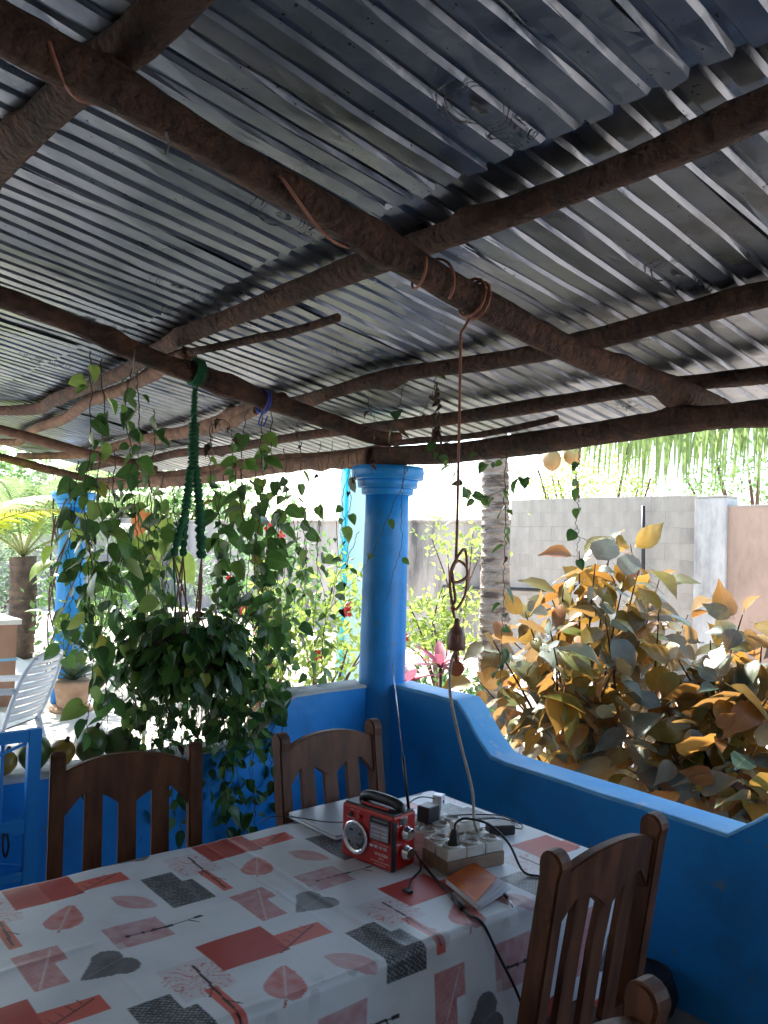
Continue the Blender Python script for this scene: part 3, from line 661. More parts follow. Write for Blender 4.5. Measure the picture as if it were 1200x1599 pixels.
def build_cloth():
    st = .0031; us = np.arange(TX0 - .01, TX1 - .016, st); r = .016
    hang = .42; vs_ = np.arange(0, (TY1 - TY0) + .006 + r * pi / 2 + hang, st)
    U, V = np.meshgrid(us, vs_, indexing='ij'); flat = (TY1 - TY0) + .006
    y = np.where(V < flat, TY1 - V, 0.0); z = np.full_like(V, TZ + .003)
    q = np.clip((V - flat) / r, 0, pi / 2); dn = np.clip(V - flat - r * pi / 2, 0, None)
    y = np.where(V >= flat, TY1 - flat - r * np.sin(q), y); z = np.where(V >= flat, z - r * (1 - np.cos(q)) - dn, z)
    fold = .012 * np.sin(U * 9.0 + .6) + .007 * np.sin(U * 21 + 2); y = y - fold * np.clip(dn / .25, 0, 1) - .03 * np.clip(dn / .4, 0, 1)
    far = np.clip(.02 - V, 0, .02); z = z - far * .25
    z = z + .0022 * np.exp(-((U + 1.58) / .012) ** 2) * (V < flat) + .0018 * np.exp(-((V - .42 - .01 * np.sin(U * 4)) / .012) ** 2) * (V < flat) + .0012 * np.sin(U * 13 + V * 11) * (V < flat) + .0007 * np.sin(U * 31 + V * 7) * (V < flat) + .0006 * np.sin(V * 40 + U * 9) * (V < flat) + .0008 * np.exp(-((U % .47 - .23) / .006) ** 2) * (V < flat)
    nu, nv = U.shape; co = np.stack([U, y, z], -1).reshape(-1, 3)
    me = bpy.data.meshes.new('tablecloth'); nf = (nu - 1) * (nv - 1)
    idx = np.arange(nu * nv).reshape(nu, nv); quads = np.stack([idx[:-1, :-1], idx[:-1, 1:], idx[1:, 1:], idx[1:, :-1]], -1).reshape(-1)
    me.vertices.add(nu * nv); me.vertices.foreach_set('co', co.ravel()); me.loops.add(nf * 4); me.loops.foreach_set('vertex_index', quads)
    me.polygons.add(nf); me.polygons.foreach_set('loop_start', np.arange(0, nf * 4, 4)); me.polygons.foreach_set('loop_total', np.full(nf, 4))
    me.update(); me.polygons.foreach_set('use_smooth', np.ones(nf, bool))
    C = cloth_colour(U.ravel(), (TY1 - V).ravel())
    at = me.color_attributes.new('print', 'FLOAT_COLOR', 'POINT'); at.data.foreach_set('color', np.concatenate([C, np.ones((C.shape[0], 1))], 1).ravel())
    me.materials.append(M['oilcloth']); o = bpy.data.objects.new('tablecloth', me); col.objects.link(o)
    tag(o, 'white oilcloth printed with red cards, leaves, twigs and grey hearts', 'tablecloth'); return o
build_cloth()

# ------------------------------------------------------------------ wooden dining chairs
def make_chair():
    t = thing('dining_chair', 'x', 'chair')
    def backy(z): return -.0 if z >= 1 else (.085 * (1 - (z - .45) / .55) if z > .45 else .085 + .0 * z)
    W = .20
    for s in (-1, 1):
        poly = []
        zs = [0, .2, .45, .6, .75, .88, .945]
        hd = .026
        for z in zs: poly.append((backy(z) - hd - (.0 if z > .3 else (.3 - z) * .15), z))
        for q in np.linspace(pi, 0, 9): poly.append((backy(.97) + (hd + .004) * cos(q), .972 + (hd + .006) * sin(q)))
        for z in zs[::-1]: poly.append((backy(z) + hd - (.0 if z > .3 else (.3 - z) * .15), z))
        bm = bmesh.new(); n = len(poly)
        a = [bm.verts.new((s * W - .021, y, z)) for y, z in poly]; b = [bm.verts.new((s * W + .021, y, z)) for y, z in poly]
        bm.faces.new(a); bm.faces.new(b[::-1])
        for i in range(n): bm.faces.new((a[i], b[i], b[(i + 1) % n], a[(i + 1) % n]))
        bmesh.ops.recalc_face_normals(bm, faces=bm.faces)
        ed = [e for e in bm.edges if abs(e.verts[0].co.x - e.verts[1].co.x) < 1e-6]
        bmesh.ops.bevel(bm, geom=ed, offset=.005, segments=2, affect='EDGES')
        MB().bm(bm).build('back_post', 'chair_wood', t, True)
    # arched crest rail with a scalloped lower edge
    N = 28; w2 = W - .018; top = []; bot = []
    for i in range(N + 1):
        x = -w2 + 2 * w2 * i / N; u = abs(x) / w2
        top.append((x, .948 + .036 * (1 - u ** 2.2)))
        sc = .868 - .036 * math.exp(-(x / .045) ** 2) + .012 * math.exp(-((abs(x) - .11) / .05) ** 2) - .05 * max(0, u - .72) / .28
        bot.append((x, sc))
    bm = bmesh.new(); rows = []
    for (x, zt), (_, zb) in zip(top, bot):
        bow = -.012 * (1 - (x / w2) ** 2)
        rows.append([bm.verts.new((x, backy(zt) + bow - .014, zt)), bm.verts.new((x, backy(zt) + bow + .014, zt)), bm.verts.new((x, backy(zb) + bow + .014, zb)), bm.verts.new((x, backy(zb) + bow - .014, zb))])
    for i in range(N):
        for k in range(4): bm.faces.new((rows[i][k], rows[i][(k + 1) % 4], rows[i + 1][(k + 1) % 4], rows[i + 1][k]))
    bm.faces.new(rows[0][::-1]); bm.faces.new(rows[-1]); bmesh.ops.recalc_face_normals(bm, faces=bm.faces)
    le = [e for e in bm.edges if abs(e.verts[0].co.x - e.verts[1].co.x) > .005]
    bmesh.ops.bevel(bm, geom=le, offset=.004, segments=2, affect='EDGES')
    MB().bm(bm).build('crest_rail', 'chair_wood', t, True)
    for x in (-.097, 0, .097):
        mb = MB(); vs = []
        for z in (.50, .62, .74, .88):
            bow = -.012 * (1 - (x / w2) ** 2) if z > .8 else -.005
            for dx, dy in ((-.026, -.0085), (.026, -.0085), (.026, .0085), (-.026, .0085)): vs.append((x + dx, backy(z) + bow + dy, z))
        fs = [(0, 3, 2, 1), (12, 13, 14, 15)] + [(i * 4 + k, i * 4 + (k + 1) % 4, i * 4 + 4 + (k + 1) % 4, i * 4 + 4 + k) for i in range(3) for k in range(4)]
        mb.add(vs, fs).build('slat', 'chair_wood', t, True)
    MB().box((-w2, .068, .475), (w2, .098, .525), .004).build('lower_rail', 'chair_wood', t, True)
    MB().box((-.215, .10, .432), (.215, .50, .462), .008).build('seat', 'chair_wood', t, True)
    for s in (-1, 1):
        MB().box((s * .19 - .02, .455, 0), (s * .19 + .02, .495, .431), .004).build('front_leg', 'chair_wood', t, True)
        MB().box((s * .19 - .012, .11, .20), (s * .19 + .012, .455, .235), .003).build('stretcher', 'chair_wood', t, True)
    MB().box((-.17, .46, .37), (.17, .485, .431), .003).build('apron', 'chair_wood', t, True)
    MB().box((-.17, .27, .207), (.17, .29, .23), .003).build('stretcher', 'chair_wood', t, True)
    return t
ch = make_chair()
spots = [((-1.182, -2.25), 2, 'dark wooden chair with slatted back facing the table beside the notebook'),
         ((-1.10, -1.035), 181, 'dark wooden slatted chair between the table and the corner column'),
         ((-1.785, -.945), 165, 'dark wooden slatted chair in front of the papayas'),
         ((-1.890, -2.665), -3, 'dark wooden chair pulled back from the table, only its post and crest showing')]
for i, (p, a, lb) in enumerate(spots):
    o = ch if i == 0 else copy_tree(ch)
    o.location = (*p, 0); o.rotation_euler = (0, 0, radians(a)); o['label'] = lb; o['group'] = 'wooden chairs round the dining table'

# ------------------------------------------------------------------ things on the table
TT = TZ + .0042
def local_frame(origin, xdir):
    x = Vector((xdir[0], xdir[1], 0)).normalized(); y = Vector((-x.y, x.x, 0)); return math.atan2(x.y, x.x)
# laptop
lp = thing('laptop', 'closed silver laptop lying behind the red radio', 'laptop', (-1.155, -1.268, TT), radians(1))
MB().box((-.172, -.125, .002), (.172, .125, .012), .004).build('base', 'laptop_metal', lp, True)
MB().box((-.172, -.125, .0135), (.172, .125, .021), .0035).build('lid', 'laptop_metal', lp, True)
for x in (-.15, .15):
    for y in (-.1, .1): MB().lathe([(.008, 0), (.008, .0021)], (x, y, 0), 10).build('foot', 'black_plastic', lp, True)
# radio: local x along the front face, local y into the body
RW, RD, RH = .192, .10, .150
fd = Vector((.030, -.192)); rz = math.atan2(fd.y, fd.x)
rd = thing('radio', 'red portable radio with chrome speaker, knobs and raised antenna', 'radio', (-1.376, -1.486, TT), rz)
MB().box((0, .004, .003), (RW, RD, RH), .007).build('body', 'radio_red', rd, True)
MB().box((RW - .004, .001, .004), (RW + .002, .018, RH - .012), .002).build('corner_trim', 'black_plastic', rd, True)
MB().box((.004, .01, RH - .012), (RW - .004, RD - .004, RH + .004), .004).build('top_panel', 'black_plastic', rd, True)
sp = MB(); cx, cz = .058, .066
sp.lathe([(.043, 0), (.047, .004), (.046, .009), (.040, .010), (.036, .006), (.034, .005)], (cx, .004, cz), 40, axis=(0, -1, 0)); spk = sp.build('speaker_ring', 'chrome', rd, True)
MB().lathe([(.0345, 0), (.0345, .006), (.028, .0085), (.012, .0105), (.004, .011)], (cx, .0045, cz), 32, axis=(0, -1, 0)).build('speaker_grille', 'speaker_mesh', spk, False) if False else MB().lathe([(.0345, 0), (.0345, .006), (.028, .0085), (.012, .0105), (.004, .011)], (cx, .0045, cz), 32, axis=(0, -1, 0)).build('speaker_grille', 'speaker_mesh', rd, True)
for q in (.6, 2.2, 3.8, 5.4):
    MB().box((cx + .024 * cos(q) - .006, -.0052, cz + .024 * sin(q) - .003), (cx + .024 * cos(q) + .006, -.0042, cz + .024 * sin(q) + .003)).build('slot', 'black_plastic', rd, True)
MB().box((.108, .0005, .076), (.182, .006, .138), .0015).build('dial_frame', 'black_plastic', rd, True)
MB().box((.112, -.0008, .079), (.178, .003, .121), .0008).build('dial', 'dial', rd, True)
MB().box((.150, -.0016, .080), (.1515, -.0009, .120)).build('needle', 'red_disc', rd, True)
for k in range(4): MB().box((.112 + k * .0165, -.0005, .056), (.125 + k * .0165, .005, .063), .0008).build('button', 'chrome', rd, True)
for k, x in enumerate((.036, .068)): MB().lathe([(.007, 0), (.007, .006), (.005, .007)], (x, .004, .124), 14, axis=(0, -1, 0)).build('switch', 'black_plastic' if k == 0 else 'radio_red', rd, True)
def radio_text(txt, size, x, z, mat='print_white'):
    v, f = text_mesh(txt, size); MB().add([(x + a, .0032, z + b) for a, b, c in v], f).build('lettering', mat, rd, True)
radio_text('WAXIBA', .0125, .152, .036); radio_text('XB-521', .0065, .152, .027)
radio_text('FM AM SW 3 BAND RADIO', .0052, .147, .066); radio_text('USB  TF  LED', .006, .05, .136)
radio_text('RECHARGEABLE', .0045, .035, .113); radio_text('USB SD MP3 PLAYER FM RADIO', .005, .148, .018); radio_text('DC 4.5V  AC 220V', .005, .148, .011)
v, f = text_mesh('FM 88 92 96 100 104 108', .005); MB().add([(.145 + a, -.0001, .129 + b) for a, b, c in v], f).build('lettering', 'print_white', rd, True)
for z in (.112, .100, .090):
    MB().box((.118, -.0011, z), (.173, -.00082, z + .0012)).build('scale_line', 'print_white', rd, True)
for z, x in ((.100, RW), (.048, RW)):
    MB().lathe([(.019, 0), (.019, .010), (.016, .012), (.016, .022), (.014, .024)], (x + .0005, .052, z), 26, axis=(1, 0, 0)).build('knob', 'chrome', rd, True)
    MB().lathe([(.0205, 0), (.0205, .004)], (x + .0005, .052, z), 26, axis=(1, 0, 0)).build('knob_ring', 'radio_red', rd, True)
MB().box((RW + .0005, .03, .122), (RW + .003, .06, .143), .0008).build('lamp_lens', 'chrome', rd, True)
hp = [(.030, .055, RH + .002), (.036, .055, RH + .013), (.06, .055, RH + .021), (.10, .055, RH + .022), (.15, .055, RH + .020), (.174, .055, RH + .011), (.18, .055, RH - .002)]
MB().tube(smooth_path(hp, 5), [.011] * 5 + [.0145] * 21 + [.011] * 5, 10).build('handle', 'black_plastic', rd, True)
MB().box((.055, .022, RH + .004), (.155, .034, RH + .010), .003).build('top_trim', 'radio_red', rd, True)
a0 = Vector((.176, .088, RH)); R_ = Matrix.Rotation(-rz, 3, 'Z')
aw = at_d(613, 1035, 2.33); al = R_ @ (aw - Vector((-1.376, -1.486, TT)))
mid = a0.lerp(al, .36)
MB().tube([a0, mid], .0042, 8).build('antenna_base', 'black_plastic', rd, True)
MB().tube([mid, a0.lerp(al, .7), al], [.0021, .0017, .0013], 6).build('antenna', 'chrome', rd, True)
# power strip on a wooden board
def socket_block(name, label, o, xdir, L, Wd, base_h, top_h, ns, group=None, cells=2, board='board_wood'):
    t = thing(name, label, 'power strip', (o[0], o[1], TT), math.atan2(xdir[1], xdir[0]), group)
    MB().box((0, 0, 0), (L, Wd, base_h), .003).build('board', board, t, True)
    cw = L / ns; cdp = Wd / cells
    for i in range(ns):
        for j in range(cells):
            so = MB().box((i * cw + .0012, j * cdp + .0012 + .002, base_h + .0005), ((i + 1) * cw - .0012, (j + 1) * cdp - .0012 - .002, base_h + top_h), .003).build('socket', 'ivory_plastic', t, True)
            c = ((i + .5) * cw, (j + .5) * cdp, base_h + top_h)
            MB().lathe([(.0235, -.001), (.0245, .005), (.0215, .0062), (.0205, -.0005)], c, 26).build('socket_rim', 'ivory_plastic', t, True)
            MB().lathe([(.0195, .0003), (.0195, .0012)], c, 22).build('socket_well', 'grey_cable', t, True)
            for dx in (-.0075, .0075): MB().lathe([(.0026, .0014), (.0026, .0022)], (c[0] + dx, c[1], c[2]), 8).build('hole', 'black_plastic', t, True)
    return t
d1 = Vector((.191, -.030)); socket_block('power_strip', 'home-made power strip of ivory sockets on a brown board', (-1.232, -1.775), d1, .195, .125, .037, .030, 3)
socket_block('power_strip', 'ivory socket strip behind the radio holding both phone chargers', (-1.165, -1.635), Vector((.19, .05)), .20, .12, .022, .032, 3, board='ivory_plastic')
# plugs and chargers
bc = thing('phone_charger', 'square black charger plugged in behind the radio', 'charger', (-1.095, -1.548, TT + .056), radians(10))
MB().box((-.028, -.022, .004), (.028, .022, .052), .004).build('body', 'black_plastic', bc, True); MB().lathe([(.014, -.003), (.014, .005)], (0, 0, 0), 16).build('plug', 'black_plastic', bc, True)
wc = thing('phone_charger', 'white cube charger standing in the socket strip', 'charger', (-1.03, -1.525, TT + .056), radians(25))
MB().box((-.017, -.015, .022), (.017, .015, .066), .003).build('body', 'clean_plastic', wc, True); MB().box((-.012, -.011, -.003), (.012, .011, .0225), .002).build('neck', 'clean_plastic', wc, True)
MB().lathe([(.005, 0), (.005, .0012)], (.0, -.015, .046), 12, axis=(0, -1, 0)).build('mark', 'black_plastic', wc, True)
pl = thing('plug', 'black cable plug pushed into the front socket', 'plug', (-1.187, -1.7525, TT + .0675), 0)
MB().lathe([(.0175, 0), (.018, .008), (.0145, .014), (.0115, .030), (.0085, .042), (.006, .046)], (0, 0, 0), 18).build('body', 'black_plastic', pl, True)
MB().tube(smooth_path([(0, 0, .043), (.005, -.002, .062), (.03, -.018, .072), (.075, -.06, .058), (.11, -.10, .012), (.13, -.135, -.055), (.155, -.17, -.064), (.19, -.20, -.0645)], 8), .0034, 7).build('cable', 'black_cable', pl, True)
ac = thing('adapter', 'loose black power adapter lying behind the sockets', 'adapter', (-.862, -1.628, TT), radians(-28))
MB().box((-.042, -.024, 0), (.042, .024, .030), .006).build('body', 'black_plastic', ac, True)
for y in (-.008, .008): MB().tube([(-.042, y, .015), (-.060, y, .015)], .002, 6).build('pin', 'chrome', ac, True)
MB().tube(smooth_path([(.041, .0, .015), (.075, .012, .006), (.09, .06, .004), (.045, .115, .003), (-.05, .12, .003), (-.14, .085, .003), (-.20, .10, .004), (-.17, .15, .003), (-.06, .17, .003), (.05, .15, .003), (.085, .09, .003)], 8), .0022, 6).build('cable', 'black_cable', ac, True)
sw = thing('connector', 'ivory cable connector resting on the socket strip', 'connector', (-1.075, -1.683, TT + .068), radians(-8))
MB().box((-.04, -.022, 0), (.04, .022, .026), .004).build('body', 'ivory_plastic', sw, True); MB().box((-.02, -.012, .0262), (.02, .012, .029), .001).build('lid', 'ivory_plastic', sw, True)
# cables
def cable(name, label, pts, r, mat, ends=None):
    t = thing(name, label, 'cable', tuple(Vector(pts[0])))
    MB().tube(smooth_path(pts, 8), r, 7).build('cord', mat, t)
    if ends: ends(t)
    return t
z = TT + .003
pc = [(-1.245, -1.662, TT + .03), (-1.262, -1.70, z + .002), (-1.275, -1.76, z), (-1.30, -1.83, z + .0)]
cable('cable', 'thick black cable running past the notebook and off the table', [(-1.22, -1.63, TT + .02), (-1.250, -1.69, TT + .018), (-1.268, -1.76, z), (-1.30, -1.85, z), (-1.335, -1.93, z), (-1.352, -1.975, z), (-1.345, -2.012, z - .008), (-1.315, -2.034, TZ - .07), (-1.265, -2.055, TZ - .17), (-1.215, -2.066, TZ - .29), (-1.19, -2.07, TZ - .36)], .0036, 'black_cable',
      lambda t: MB().tube([(-1.318, -1.885, z + .002), (-1.345, -1.945, z + .002)], .0075, 10).build('moulded_joint', 'black_plastic', t))
cable('cable', 'short charging lead with its connector lying on the red print', [(-1.215, -1.64, TT + .012), (-1.262, -1.70, z), (-1.325, -1.735, z), (-1.37, -1.775, z)], .0022, 'black_cable',
      lambda t: MB().box((-1.392, -1.797, TT), (-1.374, -1.773, TT + .007), .002).build('connector', 'black_plastic', t))
cable('cable', 'thin black lead arching from the radio to the white charger', [(-1.20, -1.545, TT + .10), (-1.16, -1.53, TT + .118), (-1.11, -1.52, TT + .125), (-1.07, -1.52, TT + .118), (-1.045, -1.524, TT + .11)], .002, 'black_cable')
cable('cable', 'thin black lead crossing the laptop lid behind the radio', [(-1.40, -1.085, TT - .02), (-1.385, -1.13, TT + .012), (-1.35, -1.20, TT + .024), (-1.31, -1.32, TT + .035), (-1.30, -1.42, TT + .06), (-1.315, -1.50, TT + .09)], .002, 'black_cable')
# notebook and pen
nbk = thing('notebook', 'orange notebook with its white pages fanned open at the corner', 'notebook', (-1.318, -1.965, TT), 0)
c = [Vector((-1.318, -1.965)), Vector((-1.180, -1.940)), Vector((-1.140, -1.783)), Vector((-1.268, -1.806))]
def slab(name, cs, z0, z1, mat, lift=(0, 0, 0, 0)):
    vs = [(p.x, p.y, TT + z0 + l) for p, l in zip(cs, lift)] + [(p.x, p.y, TT + z1 + l) for p, l in zip(cs, lift)]
    return MB().add(vs, [(3, 2, 1, 0), (4, 5, 6, 7), (0, 1, 5, 4), (1, 2, 6, 5), (2, 3, 7, 6), (3, 0, 4, 7)]).build(name, mat, nbk)
slab('back_cover', c, .0002, .0012, 'orange_cover')
for k in range(7):
    f_ = k / 6; sh = Vector((.002, -.003)) * (k % 3); slab('page', [c[0] + sh + Vector((.004, 0)), c[1] + sh + Vector((.004 * k % .01, .002 * k)), c[2], c[3]], .0014 + .0016 * k, .0026 + .0016 * k, 'paper', (.001 * k, .0022 * k, .0004 * k, 0))
slab('front_cover', [c[0] + Vector((.001, .004)), c[1] + Vector((-.010, .024)), c[2], c[3]], .0145, .0157, 'orange_cover', (.004, .020, .006, .0))
v, f = text_mesh('agenda', .012); e = (c[1] - c[0]).normalized(); pe = Vector((-e.y, e.x)); o_ = (c[0] + c[1] + c[2] + c[3]) / 4 + Vector((0, .018))
MB().add([((o_ + e * a + pe * b).x, (o_ + e * a + pe * b).y, TT + .0162 + .008 + .006 * a / .06 ) for a, b, _ in v], f).build('lettering', 'print_white', nbk) if False else None
pn = thing('pen', 'slim silver pen sticking out beside the notebook', 'pen', (-1.22, -2.01, TT), 0)
MB().tube([(-1.212, -1.972, TT + .005), (-1.190, -1.935, TT + .005)], .0042, 10).build('barrel', 'black_plastic', pn)
MB().tube([(-1.232, -2.004, TT + .005), (-1.2125, -1.973, TT + .005)], [.0028, .0038], 10).build('grip', 'chrome', pn)
MB().tube([(-1.238, -2.013, TT + .005), (-1.2325, -2.0045, TT + .005)], [.0008, .0026], 8).build('tip', 'black_plastic', pn)

# ------------------------------------------------------------------ hanging flex with switch, and the grey supply cable
hc = thing('hanging_switch', 'looped brown flex hanging from the rafter with bell-shaped switch and red disc', 'switch', tuple(c_tie))
YH = -1.70
hz = lambda x, y: at_y(x, y, YH)
MB().tube([c_tie + Vector((-.02, 0, -.06)), hz(720, 520), hz(717, 690), hz(714, 830), hz(712, 880)], .0042, 8).build('flex', 'brown_cord', hc)
loop = [(712, 876), (706, 900), (705, 925), (708, 950), (716, 945), (728, 925), (732, 895), (729, 865), (722, 858), (712, 872), (706, 890), (707, 906), (716, 909), (727, 900), (727, 885), (718, 876), (709, 885), (708, 910), (709, 935), (706, 947), (710, 955), (712, 965)]
MB().tube(smooth_path([hz(*q) + Vector((0, .006 * sin(i * 1.3), 0)) for i, q in enumerate(loop)], 6), .0042, 8).build('loop', 'brown_cord', hc)
bt = hz(714, 965); bb_ = hz(717, 1014); hgt = (bt - bb_).length
MB().lathe([(.006, 0), (.009, -.02), (.020, -.035), (.026, -.055), (.027, -hgt + .006), (.024, -hgt)][::-1], tuple(bt), 20).build('switch_bell', 'bakelite', hc)
MB().tube([hz(714, 990) + Vector((-.022, -.022, 0)), hz(713, 1035) + Vector((-.004, -.004, 0))], .0045, 8).build('flex_end', 'brown_cord', hc)
dc = hz(713, 1044)
MB().lathe([(.021, -.005), (.0225, -.003), (.0225, .003), (.021, .005)], tuple(dc), 12, axis=(CAM - dc).normalized()).build('disc', 'red_disc', hc)
MB().box(tuple(hz(713, 1031) - Vector((.006, .004, .012))), tuple(hz(713, 1031) + Vector((.006, .004, .010))), .002).build('clip', 'red_disc', hc)
cable('cable', 'grey supply cable sagging from the hanging switch down to the power strip', [hz(714, 1012), hz(705, 1035), hz(703, 1075), hz(708, 1110), hz(722, 1170), hz(738, 1235), Vector((-1.075, -1.72, TT + .10)), Vector((-1.07, -1.735, TT + .074))], .0045, 'grey_cable')

# ------------------------------------------------------------------ papayas on the parapet
def papaya(px, w_, h_, mat, lab, yy=.06, tilt=(0, 0)):
    c = at_y(px, 1190, yy); r = w_ / 2
    def shape(v):
        t = v.z / (h_ / 2); k = 1 - .16 * max(0, t) ** 2 + .05 * cos(5 * math.atan2(v.y, v.x)); return Vector((v.x * k, v.y * k, v.z))
    t = thing('papaya', lab, 'papaya', (c.x, yy, .692), group='papayas on the parapet')
    R = Matrix.Rotation(tilt[0], 3, 'X') @ Matrix.Rotation(tilt[1], 3, 'Y')
    mb = MB(); mb.ball((0, 0, 0), r, 20, 14, (1, 1, h_ / w_), lambda v: R @ shape(v)); lo = min(v[2] for v in mb.v)
    mb.v = [(a + c.x, b + yy, d - lo + .692) for a, b, d in mb.v]; mb.build('fruit', mat, t)
    tp = R @ Vector((0, 0, h_ / 2)); base = Vector((c.x, yy, .692 - lo)) + tp * .97
    MB().tube([base, base + tp.normalized() * .018], [.011, .008], 8).build('stalk', 'vine_stem', t)
papaya(6, .10, .10, 'papaya_ripe', 'small orange papaya behind the gate bars', tilt=(.3, .2))
papaya(52, .128, .155, 'papaya_green', 'dark green papaya behind the corner of the gate', tilt=(.15, -.1))
papaya(96, .105, .115, 'papaya_ripe', 'small yellow papaya behind the chair post', tilt=(.4, .2))
papaya(141, .135, .15, 'papaya_green', 'large green and yellow papaya under the vine stems', .07, (.2, .25))
papaya(184, .13, .145, 'papaya_green', 'green papaya beside the hanging pot, its end facing out', .07, (1.2, .1))
# dark pot on the floor behind the near chair
dp = thing('pot', 'round black pot on the floor against the blue parapet', 'pot', tuple(at_z(1040, 1560, 0)))
pc_ = at_z(1036, 1566, 0); MB().lathe([(.07, 0), (.10, .03), (.115, .08), (.10, .125), (.085, .135), (.09, .15), (.085, .15)], (-.16, pc_.y, 0), 28).build('bowl', 'dark_pot', dp)
MB().tube([Vector((-.16 + .088 * cos(q), pc_.y + .088 * sin(q), .15)) for q in np.linspace(0, 2 * pi, 29)], .006, 6).build('rim', 'dark_pot', dp)

# ------------------------------------------------------------------ pothos: hanging vines
rv = random.Random(21)
PM = [leaf_mesh('leaf', 'pothos_leaf', sh_, .090, f_, d_, p_, wv_) for sh_, f_, d_, p_, wv_ in ((HEART, .18, .15, .03, .0), (OVAL, .45, .30, .022, .012), (OVAL, .05, .08, .04, .014), (HEART, -.15, .40, .03, .01), (OVAL, .7, .2, .03, .0))]
PD = [leaf_mesh('leaf', 'pothos_dark', sh_, .088, f_, d_, p_, wv_) for sh_, f_, d_, p_, wv_ in ((HEART, .18, .15, .03, .0), (OVAL, .4, .30, .022, .012), (OVAL, .05, .08, .04, .014), (OVAL, .7, .25, .03, .0))]
DRY = [leaf_mesh('dry_leaf', 'dry_leaf', HEART, .05, .9, .6, .012, .05)]
def put_leaf(me, pos, tip, nrm, sc, parent, name='leaf'):
    o = bpy.data.objects.new(name, me); R = frame(tip, nrm).to_4x4()
    o.matrix_basis = Matrix.Translation(pos) @ R @ Matrix.Diagonal((sc * rv.uniform(.88, 1.08), sc, sc, 1)); link(o, parent); return o
VL = 'pothos vines hanging under the roof'
def vine(label, pts, nleaf, size=1.0, dark=.3, dry=.0, t0=.0, r=.0026, group=VL, side=0.0, spread=.6):
    t = thing('pothos_vine', label, 'vine', tuple(Vector(pts[0])), group=group)
    P = []
    for p in smooth_path(pts, 10): P.append(Vector(p) + Vector((rv.uniform(-1, 1), rv.uniform(-1, 1), 0)) * .006)
    MB().tube(P, [r * (1 - .5 * i / len(P)) for i in range(len(P))], 5).build('stem', 'vine_stem', t)
    n = len(P); nleaf = int(nleaf * (1.9 if nleaf >= 8 else 1.3))
    for k in range(nleaf):
        u = t0 + (1 - t0) * (k + rv.uniform(.1, .9)) / nleaf; i = min(n - 1, int(u * n)); a = rv.uniform(0, 2 * pi)
        out = Vector((cos(a), sin(a), 0)); tip = out * rv.uniform(.15, spread + .3) + Vector((rv.uniform(-.5, .5), rv.uniform(-.5, .5), -rv.uniform(.1, 1))); nrm = out * rv.uniform(.3, 1) + Vector((rv.uniform(-.7, .7), rv.uniform(-.7, .7), rv.uniform(-.2, .9)))
        me = rv.choice(DRY if rv.random() < dry else (PD if rv.random() < dark else PM))
        put_leaf(me, P[i], tip, nrm, size * rv.choice((rv.uniform(.45, .8), rv.uniform(.8, 1.25))), t, 'dry_leaf' if me in DRY else 'leaf')
    return t
def hang(px, y0, y1, yy, sway=0, n=7):
    a = at_y(px, y0, yy); b = at_y(px + sway, y1, yy); pts = []
    for i in range(n):
        u = i / (n - 1); p = a.lerp(b, u); w_ = .035 * sin(pi * u); pts.append(p + Vector((rv.uniform(-w_, w_), rv.uniform(-w_, w_), 0)))
    return pts
LB_L = 'leafy pothos strand trailing in the thick curtain of vines by the papayas'
LB_M = 'leafy pothos strand hanging in the vine curtain between macrame and corner column'
# strands between far left and macrame
for px, y0, y1, yy, sw_, nl, sz in ((140, 548, 1290, -.02, 2, 17, .95), (158, 560, 1180, .03, 8, 11, .95), (205, 575, 1010, .0, -14, 12, 1.0), (214, 580, 1060, .06, 10, 12, 1.0), (122, 720, 1030, .35, -25, 10, 1.05), (180, 700, 1120, .22, -12, 14, 1.05),
                                   (170, 735, 1060, .4, 22, 11, 1.0), (232, 745, 1120, .3, -10, 12, 1.0), (255, 740, 1000, .42, 8, 9, .95), (205, 750, 1190, .12, 10, 13, 1.0), (150, 760, 1010, .3, -8, 9, 1.0), (190, 930, 1180, .08, 16, 8, 1.0), (110, 740, 980, .3, 14, 9, 1.0), (240, 640, 960, .02, 14, 9, .95), (270, 760, 960, .25, -8, 9, 1.0), (135, 800, 1100, .15, 30, 10, 1.0)):
    vine(LB_L, hang(px, y0, y1, yy, sw_), nl, sz, .35, t0=.06 if y0 > 690 else .02, group='pothos strands in the curtain by the papayas')
# strands between macrame and column
for px, y0, y1, yy, sw_, nl, sz in ((330, 655, 960, .05, 8, 8, .8), (362, 690, 1060, .25, 12, 13, .95), (386, 640, 980, .0, -6, 11, 1.0), (412, 640, 1000, .02, -18, 15, 1.1), (424, 640, 1120, .05, 14, 15, 1.0), (445, 700, 1090, .2, -8, 13, .95),
                                   (400, 720, 1080, .3, 10, 12, 1.0), (470, 690, 1050, .25, -20, 10, .9), (350, 740, 1010, .35, 0, 10, 1.0), (376, 730, 1130, .12, 14, 12, 1.0), (455, 740, 980, .3, 25, 8, .85), (395, 960, 1260, .0, 20, 10, .9), (345, 760, 1080, .1, -10, 11, 1.0), (432, 760, 1060, .12, 12, 11, .95), (485, 760, 1040, .2, -30, 9, .85), (415, 800, 1120, .1, 4, 11, .95)):
    vine(LB_M, hang(px, y0, y1, yy, sw_), nl, sz, .3, t0=.1, group='pothos strands in the curtain near the column')
